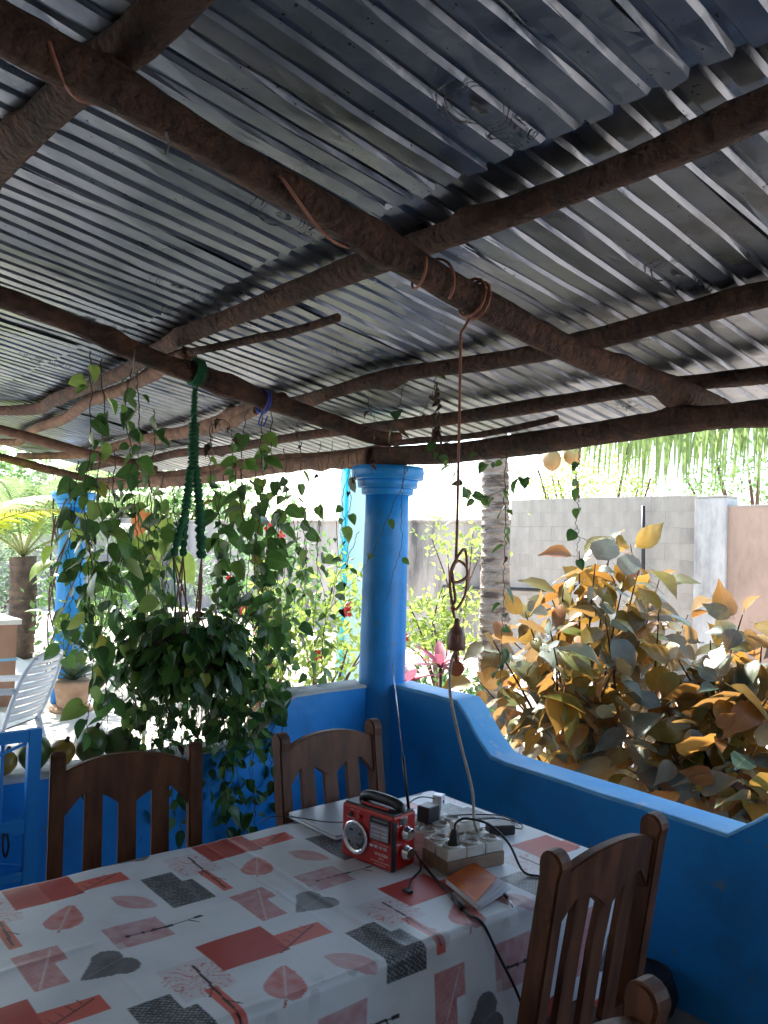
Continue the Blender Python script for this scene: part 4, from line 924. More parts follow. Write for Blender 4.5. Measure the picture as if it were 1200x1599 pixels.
for px, y0, y1, yy, sw_, nl, sz in ((345, 985, 1290, -.06, 6, 11, .85), (372, 960, 1310, -.1, 2, 12, .85), (392, 1000, 1300, -.06, 6, 11, .85), (420, 980, 1260, -.05, 10, 10, .8), (440, 1020, 1220, -.04, -4, 7, .7), (330, 1020, 1240, -.04, 0, 9, .85), (405, 940, 1180, .0, -6, 10, .9), (360, 930, 1160, .02, 4, 10, .9)):
    vine('dark pothos strand draped down the blue parapet below the basket', hang(px, y0, y1, yy, sw_), nl, sz, .6, t0=.0, group='pothos strands draped on the parapet')
# sparse wiry strands close to the column
LB_S = 'thin wiry pothos strand with few leaves beside the corner column'
for px, y0, y1, yy, sw_, nl, dr in ((500, 690, 1000, .15, -30, 5, .2), (520, 690, 1120, .1, -50, 6, .1), (545, 690, 960, .08, -10, 6, .35), (536, 720, 1210, .15, -45, 6, .1), (505, 720, 1170, .1, -8, 4, .1), (556, 700, 880, .05, -20, 5, .4), (560, 830, 1060, .12, -90, 6, .2), (575, 620, 740, -.25, 8, 3, .5)):
    vine(LB_S, hang(px, y0, y1, yy, sw_), nl, .8, .2, dr, .15, .002, group='wiry strands beside the column')
# strands by the eave beam, right of the column
LB_R = 'thin pothos strand with small heart leaves hanging from the eave beam'
def hx_(px, y0, y1, xx, sway=0, n=7):
    a = at_x(px, y0, xx); b = at_x(px + sway, y1, xx)
    return [a.lerp(b, i / (n - 1)) + Vector((rv.uniform(-.015, .015), rv.uniform(-.015, .015), 0)) * sin(pi * i / (n - 1)) for i in range(n)]
gR = 'pothos strands on the eave beam'
vine('long pothos strand with heart leaves reaching from eave beam to the copper-leaf shrub', hx_(792, 700, 1090, -.12, -8), 11, .72, .15, .05, .12, .0022, gR)
vine('short pothos strand hanging before the block wall below the coconuts', hx_(905, 690, 870, -.1, -4), 6, .72, .2, .0, .1, .0022, gR)
vine('pothos garland looping in front of the coconut palm trunk', [at_x(*q, -.1) for q in ((700, 715), (716, 742), (735, 770), (760, 775), (790, 762), (815, 742), (832, 745))], 10, .78, .4, .0, .0, .0022, gR)
vine('small pothos tuft tangled at the end of the thin pole', [at_x(*q, -.1) for q in ((680, 660), (690, 672), (684, 690), (690, 715))], 5, .8, .3, .3, .0, .0022, gR)
vine('short pothos sprig lying along the underside of the eave beam', [at_x(*q, -.11) for q in ((745, 705), (768, 722), (790, 715), (830, 722))], 4, .6, .3, .0, .0, .002, gR)
for lab, pts, nl in (('dry looping pothos runner dangling from the middle purlin', ((632, 598, -.42), (622, 640, -.4), (612, 668, -.4), (640, 660, -.4), (660, 645, -.4), (682, 600, -.4)), 5),
                     ('bare pothos tip dangling with withered leaves over the hanging flex', ((682, 572, -.44), (680, 610, -.44), (686, 640, -.44), (680, 680, -.4)), 7)):
    vine(lab, [at_x(*q) for q in pts], nl, .9, .5, .8, .1, .002, 'withered pothos tips')
vine('long leaning pothos tendril crossing in front of the corner column', [at_y(*q) for q in ((640, 725, -.2), (610, 800, -.2), (572, 880, -.18), (530, 935, -.1), (470, 1000, -.05))], 3, .6, .1, .3, .0, .0022)
vine('forked bare root hanging in front of the corner column', [at_y(*q) for q in ((634, 715, -.22), (628, 790, -.22), (627, 850, -.22), (612, 905, -.22), (600, 945, -.22))], 2, .5, .1, .3, .0, .0018)
vine('drooping pothos arch with withered tips under the roof', [at_y(*q) for q in ((330, 700, .0), (332, 668, .0), (345, 655, 0), (358, 665, 0), (362, 700, 0), (364, 745, 0))], 5, .8, .3, .7, .0, .0022)
vine('bare pothos roots hanging from the rafter over the curtain', [at_y(*q) for q in ((470, 640, .02), (465, 665, .02), (468, 690, .02), (460, 715, .02))], 3, .5, .3, .9, .0, .0018)
# ties on the rafter
coil(at_y(412, 628, 0), (.98, 0, -.17), .056, 2.1, .005, 'tie_blue', spread=.03); MB().tube(smooth_path([at_y(412, 640, -.03), at_y(404, 660, -.02), at_y(412, 664, -.01), at_y(418, 650, -.03)]), .004, 5).build('tie', 'tie_blue', roof)
for px in (211, 210): pass
MB().tube([at_y(211, 545, -.06), at_y(209, 560, -.06), at_y(207, 590, -.02)], .0025, 5).build('tie', 'wire', roof)

# ------------------------------------------------------------------ macrame hanger and pothos basket
top = at_y(307, 572, 0.0); pot = at_y(292, 1022, 0.0); prim = pot + Vector((0, 0, .10))
mh = thing('plant_hanger', 'knotted green macrame plant hanger with brown cords', 'plant hanger', tuple(top))
coil(at_y(307, 582, 0), (.98, 0, -.17), .058, 4.2, .006, 'macrame_green', 'wrap', mh, .05)
def twist(a, b, r, n, mat, sub=5, amp=.3, name='knot_cord'):
    pts = []; rad = []
    for i in range(n * sub + 1):
        u = i / (n * sub); pts.append(Vector(a).lerp(Vector(b), u)); rad.append(r * (1 - amp + amp * 2 * abs(sin(pi * i / sub)) ** .7))
    return MB().tube(pts, rad, 9, jit=.2, seed=n).build(name, mat, mh)
for dx in (-7, -2, 3, 7): MB().tube([at_y(305 + dx, 592, -.04), at_y(305 + dx * .3, 612, 0)], .003, 5).build('strand', 'macrame_green', mh)
j0 = at_y(304, 610, 0); j1 = at_y(303, 660, 0); twist(j0, j1, .013, 7, 'macrame_green', amp=.12)
j2 = at_y(302, 730, 0); twist(j1, j2, .022, 12, 'macrame_green', amp=.14)
jl, jr = at_y(290, 795, 0), at_y(312, 795, 0); twist(j2 + Vector((-.012, 0, 0)), jl, .018, 8, 'macrame_green', amp=.18); twist(j2 + Vector((.012, 0, 0)), jr, .018, 8, 'macrame_green', amp=.18)
k1, k2, k3 = at_y(271, 868, -.05), at_y(286, 868, .05), at_y(315, 872, 0)
twist(jl, k1, .014, 6, 'macrame_green', amp=.24); twist(jl, k2, .014, 6, 'macrame_green', amp=.24); twist(jr, k3, .019, 6, 'macrame_green', amp=.24)
for kk, offs in ((k1, (-.10, -.06, -.02)), (k2, (-.03, 0, .04)), (k3, (.0, .04, .075, .10))):
    for q, dx in enumerate(offs):
        e_ = prim + Vector((dx, (-.10 if kk is k1 else (.10 if kk is k2 else (-.05 + .05 * q))), -.02))
        MB().tube(smooth_path([kk, kk.lerp(e_, .5) + Vector((.003 * q, 0, 0)), e_], 8), .0035, 6, jit=.25, seed=q).build('cord', 'jute_cord' if kk is not k1 or q else 'macrame_green', mh)
pb = thing('hanging_basket', 'round dark hanging basket buried in pothos leaves', 'basket', tuple(pot))
MB().lathe([(.04, -.14), (.09, -.12), (.13, -.06), (.15, .02), (.155, .085), (.15, .09)], tuple(pot), 26).build('basket', 'basket', pb)
MB().lathe([(.145, .0905), (.10, .10), (.01, .105)], tuple(pot), 20).build('soil', 'soil', pb)
pp = thing('pothos_plant', 'bushy dark green pothos spilling over the hanging basket', 'plant', tuple(prim))
for k in range(290):
    a = rv.uniform(0, 2 * pi); e = rv.uniform(-.75, 1.1); rr = .165 + .13 * rv.random() ** .7
    d = Vector((cos(a) * cos(e), sin(a) * cos(e), sin(e))); pos = pot + Vector((d.x * rr * 1.12, d.y * rr, .02 + d.z * rr * .92))
    put_leaf(rv.choice(PD if rv.random() < .8 else PM), pos - d * .05, d * .5 + Vector((rv.uniform(-.4, .4), rv.uniform(-.4, .4), -rv.uniform(.3, .9))), d + Vector((0, 0, .5)), rv.uniform(.7, 1.05), pp)
for k in range(7):
    a = rv.uniform(0, 2 * pi); p0_ = pot + Vector((.12 * cos(a), .12 * sin(a), .10)); MB().tube([prim, p0_], .003, 5).build('stem', 'vine_stem', pp)
for k in range(24):
    a = 2 * pi * k / 24 + rv.uniform(-.1, .1); r_ = rv.uniform(.10, .19); p0_ = pot + Vector((r_ * cos(a), r_ * sin(a), .04)); ln = rv.uniform(.35, .95)
    dr = rv.uniform(.0, .09) * (1 if k % 3 else 2)
    vine('pothos runner trailing down below the hanging basket', [p0_, p0_ + Vector((.05 * cos(a), .05 * sin(a), -.08)), p0_ + Vector((.06 * cos(a) + dr * .5, .05 * sin(a), -ln * .5)), p0_ + Vector((.05 * cos(a) + dr, .04 * sin(a), -ln))], int(6 + ln * 9), .8, .55, .04, .1, .0018, 'pothos runners below the basket')
# root tangle below the basket
mbr = MB()
for k in range(70):
    x = rv.uniform(-.16, .22); y = rv.uniform(-.12, .12); p = pot + Vector((x, y, rv.uniform(-.12, -.02))); pts = [p]
    for s_ in range(5): p = p + Vector((rv.uniform(-.03, .03), rv.uniform(-.03, .03), -rv.uniform(.03, .11))); pts.append(p)
    mbr.tube(pts, .0014, 4, caps=False)
o = mbr.build('roots', 'vine_stem', pp); o['kind'] = 'stuff'

# ------------------------------------------------------------------ copper-leaf shrub outside the parapet
rs = random.Random(5)
CL = [leaf_mesh('leaf', 'copper_leaf', ELLIP, .215, f_, d_, .03, wv_) for f_, d_, wv_ in ((.15, .2, .014), (.3, .35, .018), (-.12, .5, .014), (.05, .15, .022), (.42, .3, .01), (.2, .7, .016))]
rs = random.Random(5)
def copper_shrub(label, base, tops, nleaf, size=1.0):
    t = thing('copper_shrub', label, 'shrub', tuple(base)); base = Vector(base); nl = nleaf // len(tops)
    for (tp, w_) in tops:
        tp = Vector(tp); mid = base.lerp(tp, .5) + Vector((rs.uniform(-.12, .12), rs.uniform(-.12, .12), .12))
        P = smooth_path([base, mid, tp], 12); MB().tube(P, [.012 - .009 * i / len(P) for i in range(len(P))], 6).build('branch', 'shrub_stem', t)
        for k in range(int(nl * w_)):
            u = 1 - .55 * (k / (nl * w_)) ** 1.3; i = min(len(P) - 1, int(u * (len(P) - 1))); a = k * 2.4 + rs.uniform(-.5, .5)
            out = Vector((cos(a), sin(a), 0)); p = P[i] + out * rs.uniform(0, .05)
            el = rs.uniform(-1.3, .15) + (.9 if k < 4 else 0)
            tip = out + Vector((0, 0, el)); nrm = Vector((0, 0, .8)) + out * rs.uniform(.1, 1.0) + Vector((rs.uniform(-.8, .8), rs.uniform(-.8, .8), 0))
            o = bpy.data.objects.new('leaf', rs.choice(CL)); sc = size * rs.choice((rs.uniform(.4, .75), rs.uniform(.7, 1.12)))
            o.matrix_basis = Matrix.Translation(p) @ frame(tip, nrm).to_4x4() @ Matrix.Diagonal((sc * rs.uniform(.85, 1.15), sc, sc, 1)); link(o, t)
    return t
def shp(pts): return [(at_d(px, py, d), w_) for px, py, d, w_ in pts]
copper_shrub('tall copper-leaf shrub with orange and grey-green leaves over the swooping parapet', (1.10, -.55, -.05),
   shp([(955, 842, 4.6, 1), (930, 880, 4.3, 1.1), (1000, 880, 4.7, 1), (880, 920, 4.5, 1), (820, 955, 4.7, 1), (770, 1000, 4.5, .9), (860, 985, 4.2, 1.1), (945, 960, 4.2, 1.2), (1030, 950, 4.4, 1), (790, 1075, 4.4, .9), (880, 1060, 4.1, 1.1), (960, 1040, 4.0, 1.1), (840, 1130, 4.2, .9), (745, 1060, 4.6, .7), (930, 1120, 4.0, 1.0), (1000, 1000, 4.6, 1), (900, 1180, 4.1, .7), (820, 1020, 4.9, .8), (975, 905, 4.4, 1), (905, 860, 4.6, .8)]), 400)
copper_shrub('spreading copper-leaf shrub with large drooping leaves behind the low parapet end', (1.30, -1.15, -.05),
   shp([(1160, 960, 3.9, 1), (1110, 1000, 4.1, 1), (1190, 1010, 3.8, 1), (1060, 1030, 4.0, 1), (1130, 1060, 3.8, 1.1), (1200, 1090, 3.7, 1), (1040, 1100, 3.9, 1), (1110, 1130, 3.7, 1.1), (1180, 1170, 3.6, 1), (1050, 1180, 3.7, .9), (1000, 1140, 3.9, .9), (1140, 1220, 3.5, .9), (1240, 1000, 3.9, .8), (1260, 1120, 3.7, .8), (1080, 1235, 3.6, .7), (980, 1200, 3.9, .7), (1190, 1250, 3.5, .7)]), 400, 1.05)
copper_shrub('copper-leaf shrub growing behind the two others near the boundary wall', (1.75, -.35, -.05),
   shp([(985, 850, 5.1, 1), (1030, 905, 5.1, 1), (915, 900, 5.2, 1), (860, 930, 5.2, 1), (1075, 960, 5.0, 1), (1000, 960, 5.0, 1), (920, 990, 5.0, 1), (840, 1030, 5.1, 1), (1090, 1040, 4.8, 1), (1010, 1070, 4.8, 1), (900, 1090, 4.9, 1), (1150, 1010, 4.9, 1), (1060, 1120, 4.7, 1), (800, 1000, 5.2, 1)]), 250, .95)

# ------------------------------------------------------------------ joined foliage helpers
def foliage(name, mat, pts, size, parent, seed=0, droop=.3, asp=.45, kind=None):
    r = np.random.RandomState(seed); P = np.asarray(pts); n = len(P)
    d = r.normal(size=(n, 3)); d[:, 2] -= droop; d /= np.linalg.norm(d, axis=1)[:, None]
    k = r.normal(size=(n, 3)); k[:, 2] += .6; s = np.cross(d, k); s /= np.linalg.norm(s, axis=1)[:, None] + 1e-9; nn = np.cross(s, d)
    L = (size * r.uniform(.6, 1.25, n))[:, None]
    V = np.stack([P, P + d * L * .45 + s * L * asp * .5 + nn * L * .06, P + d * L, P + d * L * .45 - s * L * asp * .5 + nn * L * .06], 1).reshape(-1, 3)
    F = (np.arange(n)[:, None] * 4)
    fs = np.concatenate([F + [0, 1, 2], F + [0, 2, 3]])
    me = bpy.data.meshes.new(name); me.from_pydata(V.tolist(), [], fs.tolist()); me.materials.append(M[mat]); me.update()
    o = link(bpy.data.objects.new(name, me), parent)
    if kind: o['kind'] = kind
    return o
def clump_points(c, rad, ncl, per, seed, crad=.25, low=-.3):
    r = np.random.RandomState(seed); out = []
    for i in range(ncl):
        d = r.normal(size=3); d /= np.linalg.norm(d); d[2] = max(d[2], low); q = np.array(c) + d * np.array(rad) * r.uniform(.45, 1.0)
        out.append(q + r.normal(size=(per, 3)) * crad * r.uniform(.6, 1.2) * .6)
    return np.concatenate(out)
def bush(name, label, base, rad, ncl, per, mat, seed, leaf=.09, h=None, crad=.25, cat='bush', group=None, flowers=0, trunk=.02, asp=.45):
    base = Vector(base); h = h or rad[2]; t = thing(name, label, cat, tuple(base), group=group); c = base + Vector((0, 0, h))
    pts = clump_points(c, rad, ncl, per, seed, crad); foliage('foliage', mat, pts, leaf, t, seed, asp=asp)
    r = random.Random(seed)
    for k in range(max(4, ncl // 5)):
        q = Vector(pts[r.randrange(len(pts))].tolist()); m_ = base.lerp(q, .5) + Vector((r.uniform(-.1, .1), r.uniform(-.1, .1), .1)); P = smooth_path([base, m_, q], 6)
        MB().tube(P, [trunk * (1 - .8 * i / len(P)) for i in range(len(P))], 5).build('branch', 'shrub_stem', t)
    for k in range(flowers):
        q = Vector(pts[r.randrange(len(pts))].tolist()); mb = MB()
        d_ = (CAM - q).normalized()
        for j in range(5):
            e = frame(Vector((cos(j * 1.256), sin(j * 1.256), 0)), (0, 0, 1)); R = Vector((0, 0, 1)).rotation_difference((d_ + Vector((r.uniform(-.5, .5), r.uniform(-.5, .5), .3))).normalized()).to_matrix()
            for_v = [(0, 0, 0), (-.022, .03, .012), (0, .055, .004), (.022, .03, .012)]
            mb.add([q + d_ * .06 + R @ (e @ Vector(v)) for v in for_v], [(0, 1, 2), (0, 2, 3)])
        mb.build('flower', 'flower_red', t)
    return t

# ------------------------------------------------------------------ palms
def frond(base, az, L, el, bend, leaflet, ldroop, parent, mat='palm_leaf', nl=46, seed=0, wid=.028, start=.12, name='frond', twist_=0.0, lvar=.12):
    r = random.Random(seed); P = []; p = Vector(base); e = el; n = 24; st = L / n
    for i in range(n + 1):
        P.append(p.copy()); d = Vector((cos(az) * cos(e), sin(az) * cos(e), sin(e))); p = p + d * st; e -= bend / n * (.5 + 1.0 * i / n)
    mb = MB(); mb.tube(P, [.02 * (1 - .85 * i / n) for i in range(n + 1)], 5); me_v = mb
    lf = MB(); side = Vector((-sin(az), cos(az), 0))
    for k in range(nl):
        u = start + (1 - start) * k / nl; x = u * n; i = min(n - 1, int(x)); q = P[i].lerp(P[i + 1], x - i); t = (P[i + 1] - P[i]).normalized()
        ll = leaflet * (sin(pi * (.12 + .85 * u)) ** .6) * r.uniform(1 - lvar, 1.1)
        for s in (-1, 1):
            out = (side * s * 1.0 + t * .55 + Vector((0, 0, .25 + twist_ * s))).normalized(); w_ = t * wid * .5; pts = []; pq = q.copy(); m_ = 5; dd = out.copy()
            for j in range(m_ + 1):
                f_ = [.5, 1, .9, .7, .4, .02][j]; pts += [pq - w_ * f_, pq + w_ * f_ + Vector((0, 0, .004 * f_))]; pq = pq + dd * (ll / m_); dd = (dd + Vector((0, 0, -ldroop * r.uniform(.7, 1.3)))).normalized()
            lf.add(pts, [(2 * j, 2 * j + 1, 2 * j + 3, 2 * j + 2) for j in range(m_)], True)
    o = lf.build(name, mat, parent); mb.build('midrib', 'rachis', o); return o
def palm_trunk(base, top, r0, r1, parent, mat='palm_trunk', seed=0, ring_h=.075):
    base, top = Vector(base), Vector(top); n = max(6, int((top - base).length / ring_h)); pts = []; rad = []; rnd = random.Random(seed)
    mid = base.lerp(top, .5) + Vector((.04, -.03, 0))
    for i in range(n):
        for f_, k in ((0, 1.02), (.3, .985), (.85, .98), (.93, 1.03)):
            u = (i + f_) / n; q = base.lerp(mid, u).lerp(mid.lerp(top, u), u); pts.append(q); rad.append((r0 + (r1 - r0) * u) * k * rnd.uniform(.97, 1.03))
    return MB().tube(pts, rad, 22, jit=.05, seed=seed).build('trunk', mat, parent)
tb_ = Vector((3.10, 2.06, -.05)); tt_ = at_d(772, 640, 8.1)
cp = thing('coconut_palm', 'coconut palm with pale ringed trunk and coconuts behind the corner column', 'palm tree', tuple(tb_))
palm_trunk(tb_, tt_, .155, .125, cp, seed=3)
ctop = tt_ + Vector((.05, -.05, .1))
right = Vector((CR.x, CR.y, 0)).normalized(); azr = math.atan2(right.y, right.x)
for i, (da, L_, el, bd, ll, dr) in enumerate(((.15, 2.6, .55, 1.15, .85, .55), (-.35, 2.5, .45, .95, .9, .6), (.6, 2.6, .7, 1.3, .8, .5), (-.8, 2.3, .35, .8, .8, .6), (1.3, 2.4, .9, 1.2, .7, .5), (2.6, 2.2, .95, 1.1, .6, .5), (3.6, 2.3, 1.0, 1.2, .6, .5), (4.6, 2.3, .8, 1.0, .6, .5))):
    frond(ctop, azr + da, L_, el, bd, ll, dr, cp, seed=40 + i)
for px, py in ((863, 718), (895, 709)):
    q = at_d(px, py, 7.6 if py < 720 else 7.8); MB().ball(q, .085, 14, 10, (1, 1, 1.18), lambda v: v * (1 + .05 * cos(3 * math.atan2(v.y, v.x)))).build('coconut', 'coconut', cp)
    MB().tube(smooth_path([q + Vector((0, 0, .09)), q.lerp(ctop, .5) + Vector((0, 0, .12)), ctop], 5), .012, 5).build('stalk', 'rachis', cp)
# drooping fronds near the eave at right: a second palm
c2 = at_d(1300, 655, 5.6); b2 = Vector((c2.x + .2, c2.y - .2, -.05))
cp2 = thing('coconut_palm', 'palm whose long leaflets hang like a fringe under the eave beam', 'palm tree', tuple(b2))
palm_trunk(b2, c2, .15, .12, cp2, seed=5)
azl = azr + pi
for i, (da, L_, el, bd, ll, dr) in enumerate(((-.10, 1.75, .02, .12, .85, 1.5), (.22, 1.7, .10, .25, .85, 1.5), (-.45, 1.9, .08, .3, .8, 1.4), (.75, 2.0, .5, .9, .8, .9), (-1.2, 2.2, .4, .7, .8, .9), (1.9, 2.0, .6, .9, .7, .7), (2.8, 2.0, .6, .9, .7, .7))):
    frond(c2, azl + da, L_, el, bd, ll, dr, cp2, seed=60 + i, nl=30, wid=.030, lvar=.65)
# palms on the left, beyond the patio
cl = at_d(36, 868, 11.0); bl = Vector((cl.x, cl.y, -.05))
lpalm = thing('oil_palm', 'short palm with dark scaly trunk and arching fronds behind the brown cistern', 'palm tree', tuple(bl)); palm_trunk(bl, cl, .18, .17, lpalm, 'palm_trunk_dark', 7, .11)
for i in range(11):
    frond(cl, i * .571 + .2, 2.6, [.9, 1.15, .6, 1.0][i % 4], [1.5, 1.2, 1.7, 1.9][i % 4], .75, .35, lpalm, seed=80 + i, nl=52, wid=.03)
cy = at_d(-95, 875, 7.5); by_ = Vector((cy.x, cy.y, -.05))
yp = thing('young_palm', 'bright yellow-green palm frond leaning in at the patio edge', 'palm tree', tuple(by_)); palm_trunk(by_, cy, .10, .08, yp, 'palm_trunk_dark', 8, .09)
for i, (a, el) in enumerate(((azr - .1, .75), (azr + .9, .9), (azr + 2.2, .9), (azr + 3.4, .8), (azr - 1.2, .9))): frond(cy, a, 1.25, el, .9, .42, .18, yp, 'palm_yellow', 40, 90 + i, wid=.05)

# ------------------------------------------------------------------ boundary wall
bwl = thing('boundary_wall', 'tall grey rendered boundary wall with dark weathered top', 'wall', (6.6, 12, 0))
MB().box((6.5, 4.9, -.1), (6.7, 30, 1.98)).build('wall_body', 'render_wall', bwl); MB().box((6.47, 4.9, 1.9805), (6.73, 30, 2.03), .01).build('coping', 'render_wall', bwl)
bw2 = thing('block_wall', 'stretch of bare concrete block wall behind the copper-leaf shrub', 'wall', (6.6, 3.4, 0))
MB().box((6.5025, 1.92, -.1), (6.7, 4.895, 2.318)).build('mortar', 'mortar', bw2)
bmesh_ = [MB().box((0, 0, 0), (.16 + .004 * k, .396, .196), .003).mesh('block', 'block') for k in range(3)]
for r_ in range(12):
    for k in range(8):
        y = 1.925 + k * .4 - (.2 if r_ % 2 else 0)
        if y < 1.92 or y + .392 > 4.9:
            ya, yb_ = max(y, 1.925), min(y + .392, 4.89)
            if yb_ - ya > .05: MB().box((6.499, ya, -.07 + r_ * .2), (6.66, yb_, -.07 + r_ * .2 + .192), .006).build('block', 'block', bw2)
            continue
        o = bpy.data.objects.new('block', rv.choice(bmesh_)); o.location = (6.499 + rv.uniform(-.0015, .003), y, -.07 + r_ * .2); link(o, bw2)
gp = thing('gate_pillar', 'pale grey concrete pillar between block wall and terracotta wall', 'pillar', (6.5, 1.7, 0))
MB().box((6.44, 1.50, -.1), (6.74, 1.90, 2.28), .012).build('shaft', 'pale_pillar', gp); MB().box((6.445, 1.505, 2.2805), (6.735, 1.895, 2.31), .01).build('cap', 'mortar', gp)
tw_ = thing('terracotta_wall', 'smooth terracotta-painted wall beyond the pale pillar', 'wall', (6.6, -3, 0))
MB().box((6.48, -9, -.1), (6.7, 1.498, 2.17)).build('wall_body', 'terracotta_wall', tw_); MB().box((6.475, -9, 2.1705), (6.705, 1.498, 2.195), .006).build('coping', 'mortar', tw_)
lw = thing('back_wall', 'grey boundary wall at the far end of the yard behind the palms', 'wall', (-2, 17, 0))
MB().box((-20, 17, -.1), (6.49, 17.2, 2.0)).build('wall_body', 'render_wall', lw); MB().box((-20, 16.97, 2.0005), (6.465, 17.23, 2.05)).build('coping', 'render_wall', lw)
# irrigation pipe on the wall
ip = thing('water_pipe', 'black water pipe fixed along the grey boundary wall', 'pipe', (6.4, 8, 0))
for P_ in ([at_x(693, 1010, 6.42), at_x(693, 915, 6.42), at_x(860, 922, 6.42)], [at_x(552, 760, 6.42), at_x(552, 875, 6.42)], [at_x(1005, 790, 6.42), at_x(1005, 960, 6.42)]): MB().tube(P_, .025, 8).build('pipe', 'black_plastic', ip)
# mint-painted pier with cyan pipe
mp_ = at_d(553, 900, 9.0)
mn = thing('painted_pier', 'pale mint masonry pier rising behind the corner column', 'pier', (mp_.x, mp_.y, 0), math.atan2(CR.y, CR.x))
MB().box((-.17, -.15, -.1), (.22, .25, 3.0), .01).build('body', 'mint_paint', mn, True)
MB().tube([(-.10, -.17, 0), (-.10, -.17, 3.0)], .022, 10).build('pipe', 'cyan_pipe', mn, True)
for z_ in (.5, 1.5, 2.4): MB().box((-.135, -.196, z_), (-.065, -.1505, z_ + .03)).build('bracket', 'cyan_pipe', mn, True)

# ------------------------------------------------------------------ patio: cistern, plastic chair, flower pot
cn = thing('cistern', 'low brown rendered cistern with pale slab top and blue stripe', 'cistern', (-1, 5.3, 0))
MB().box((-3.2, 4.86, -.02), (-.46, 6.2, .76), .01).build('body', 'brown_render', cn); MB().box((-3.23, 4.83, .7605), (-.43, 6.23, .81), .008).build('slab', 'top_slab', cn)
MB().box((-3.2035, 4.8565, .42), (-.4565, 6.2, .445)).build('stripe', 'blue_line', cn)
def plastic_chair():
    base = at_z(34, 1232, 0); rz = math.atan2(-CR.y, -CR.x) - pi / 2 - .12
    t = thing('plastic_chair', 'white plastic armchair with slatted back on the sunny patio', 'chair', (base.x, base.y, 0), rz)
    def arc(x0, x1, y, bow, z, n=8): return [(x0 + (x1 - x0) * i / n, y - bow * (1 - (2 * i / n - 1) ** 2), z) for i in range(n + 1)]
    # seat
    vs = []; fs = []
    for i in range(7):
        for j in range(7):
            x = -.21 + .42 * i / 6; y = .02 + .43 * j / 6; vs.append((x, y, .42 - .02 * sin(pi * i / 6) * sin(pi * j / 6) + .012 * (j / 6)))
    for i in range(6):
        for j in range(6): k = i * 7 + j; fs.append((k, k + 7, k + 8, k + 1))
    k = len(vs); vs += [(a, b, c - .012) for a, b, c in vs]; fs += [tuple(q + k for q in f[::-1]) for f in fs]
    MB().add(vs, fs, True).build('seat', 'white_plastic', t, True)
    def by(z): return .02 - (z - .42) * .36
    for s in (-1, 1):
        MB().tube(smooth_path([(s * .20, .03, .40), (s * .225, by(.6), .6), (s * .215, by(.75), .75), (s * .16, by(.85) - .01, .855)], 6), [.016] * 19, 8).build('back_upright', 'white_plastic', t, True)
        MB().tube(smooth_path([(s * .225, by(.66), .66), (s * .27, .10, .655), (s * .275, .28, .645), (s * .27, .40, .62), (s * .255, .43, .50), (s * .25, .44, .0)], 6), [.021] * 31, 8).build('arm', 'white_plastic', t, True)
        MB().tube([(s * .21, .03, .41), (s * .23, -.03, .2), (s * .245, -.07, 0)], [.024, .02, .017], 8).build('rear_leg', 'white_plastic', t, True)
    MB().tube(smooth_path([(-.16, by(.85) - .01, .855), (0, by(.87) - .03, .885), (.16, by(.85) - .01, .855)], 8), .018, 8).build('top_rail', 'white_plastic', t, True)
    for k in range(8):
        z0 = .46 + k * .05; w_ = .205 if k < 6 else .18
        a = arc(-w_, w_, by(z0), .025, z0); b = arc(-w_, w_, by(z0 + .04), .025, z0 + .04); n = len(a)
        MB().add(a + b + [(x, y - .006, z) for x, y, z in a + b], [(i, i + 1, n + i + 1, n + i) for i in range(n - 1)] + [(2 * n + i, 3 * n + i, 3 * n + i + 1, 2 * n + i + 1) for i in range(n - 1)] + [(i, 2 * n + i, 2 * n + i + 1, i + 1) for i in range(n - 1)] + [(n + i, n + i + 1, 3 * n + i + 1, 3 * n + i) for i in range(n - 1)], True).build('back_slat', 'white_plastic', t, True)
plastic_chair()
fp = at_z(112, 1108, 0)
fpt = thing('flower_pot', 'pale clay flower pot at the foot of the far blue column', 'flower pot', (fp.x, fp.y, 0))
MB().lathe([(.11, 0), (.135, .05), (.16, .20), (.175, .22), (.178, .27), (.165, .275)], (fp.x, fp.y, 0), 26).build('bowl', 'terracotta_pot', fpt)
MB().lathe([(.19, 0), (.20, .02), (.19, .03)], (fp.x, fp.y, -.003), 24).build('saucer', 'terracotta_pot', fpt)
MB().lathe([(.16, .262), (.02, .275)], (fp.x, fp.y, 0), 20).build('soil', 'soil', fpt)
LN = [leaf_mesh('leaf', 'grey_leaf', LANCE, .42, .25, d_, .0) for d_ in (.35, .7, .15)]
LA = [leaf_mesh('leaf', 'lime_leaf', HEART, .20, .2, d_, .05) for d_ in (.2, .4)]
LO = [leaf_mesh('leaf', 'orange_leaf', HEART, .30, .15, .2, .05)]
plt = thing('potted_plant', 'spiky plant with small flowers growing in the pale clay pot', 'plant', (fp.x, fp.y, .27))
for k in range(22):
    a = k * 2.4; put_leaf(rv.choice(LN), Vector((fp.x, fp.y, .26)), Vector((cos(a), sin(a), rv.uniform(.4, 2.2))), Vector((-cos(a), -sin(a), 1)), rv.uniform(.6, 1.15), plt)
foliage('small_leaves', 'bush_leaf', clump_points((fp.x, fp.y, .62), (.24, .24, .26), 14, 12, 3, .10), .07, plt, 3)
bf = thing('climber', 'leafy climber with brown stems winding round the far blue column', 'climber', (.05, 4.6, 0))
for k in range(9):
    P = [Vector((.0 + .19 * cos(a_ + k), 4.81 + .19 * sin(a_ + k), .15 + .2 * j + .05 * k)) for j, a_ in enumerate(np.linspace(0, 2.2 + .2 * k, 9))]; MB().tube(smooth_path(P, 4), .008, 5).build('stem', 'shrub_stem', bf)
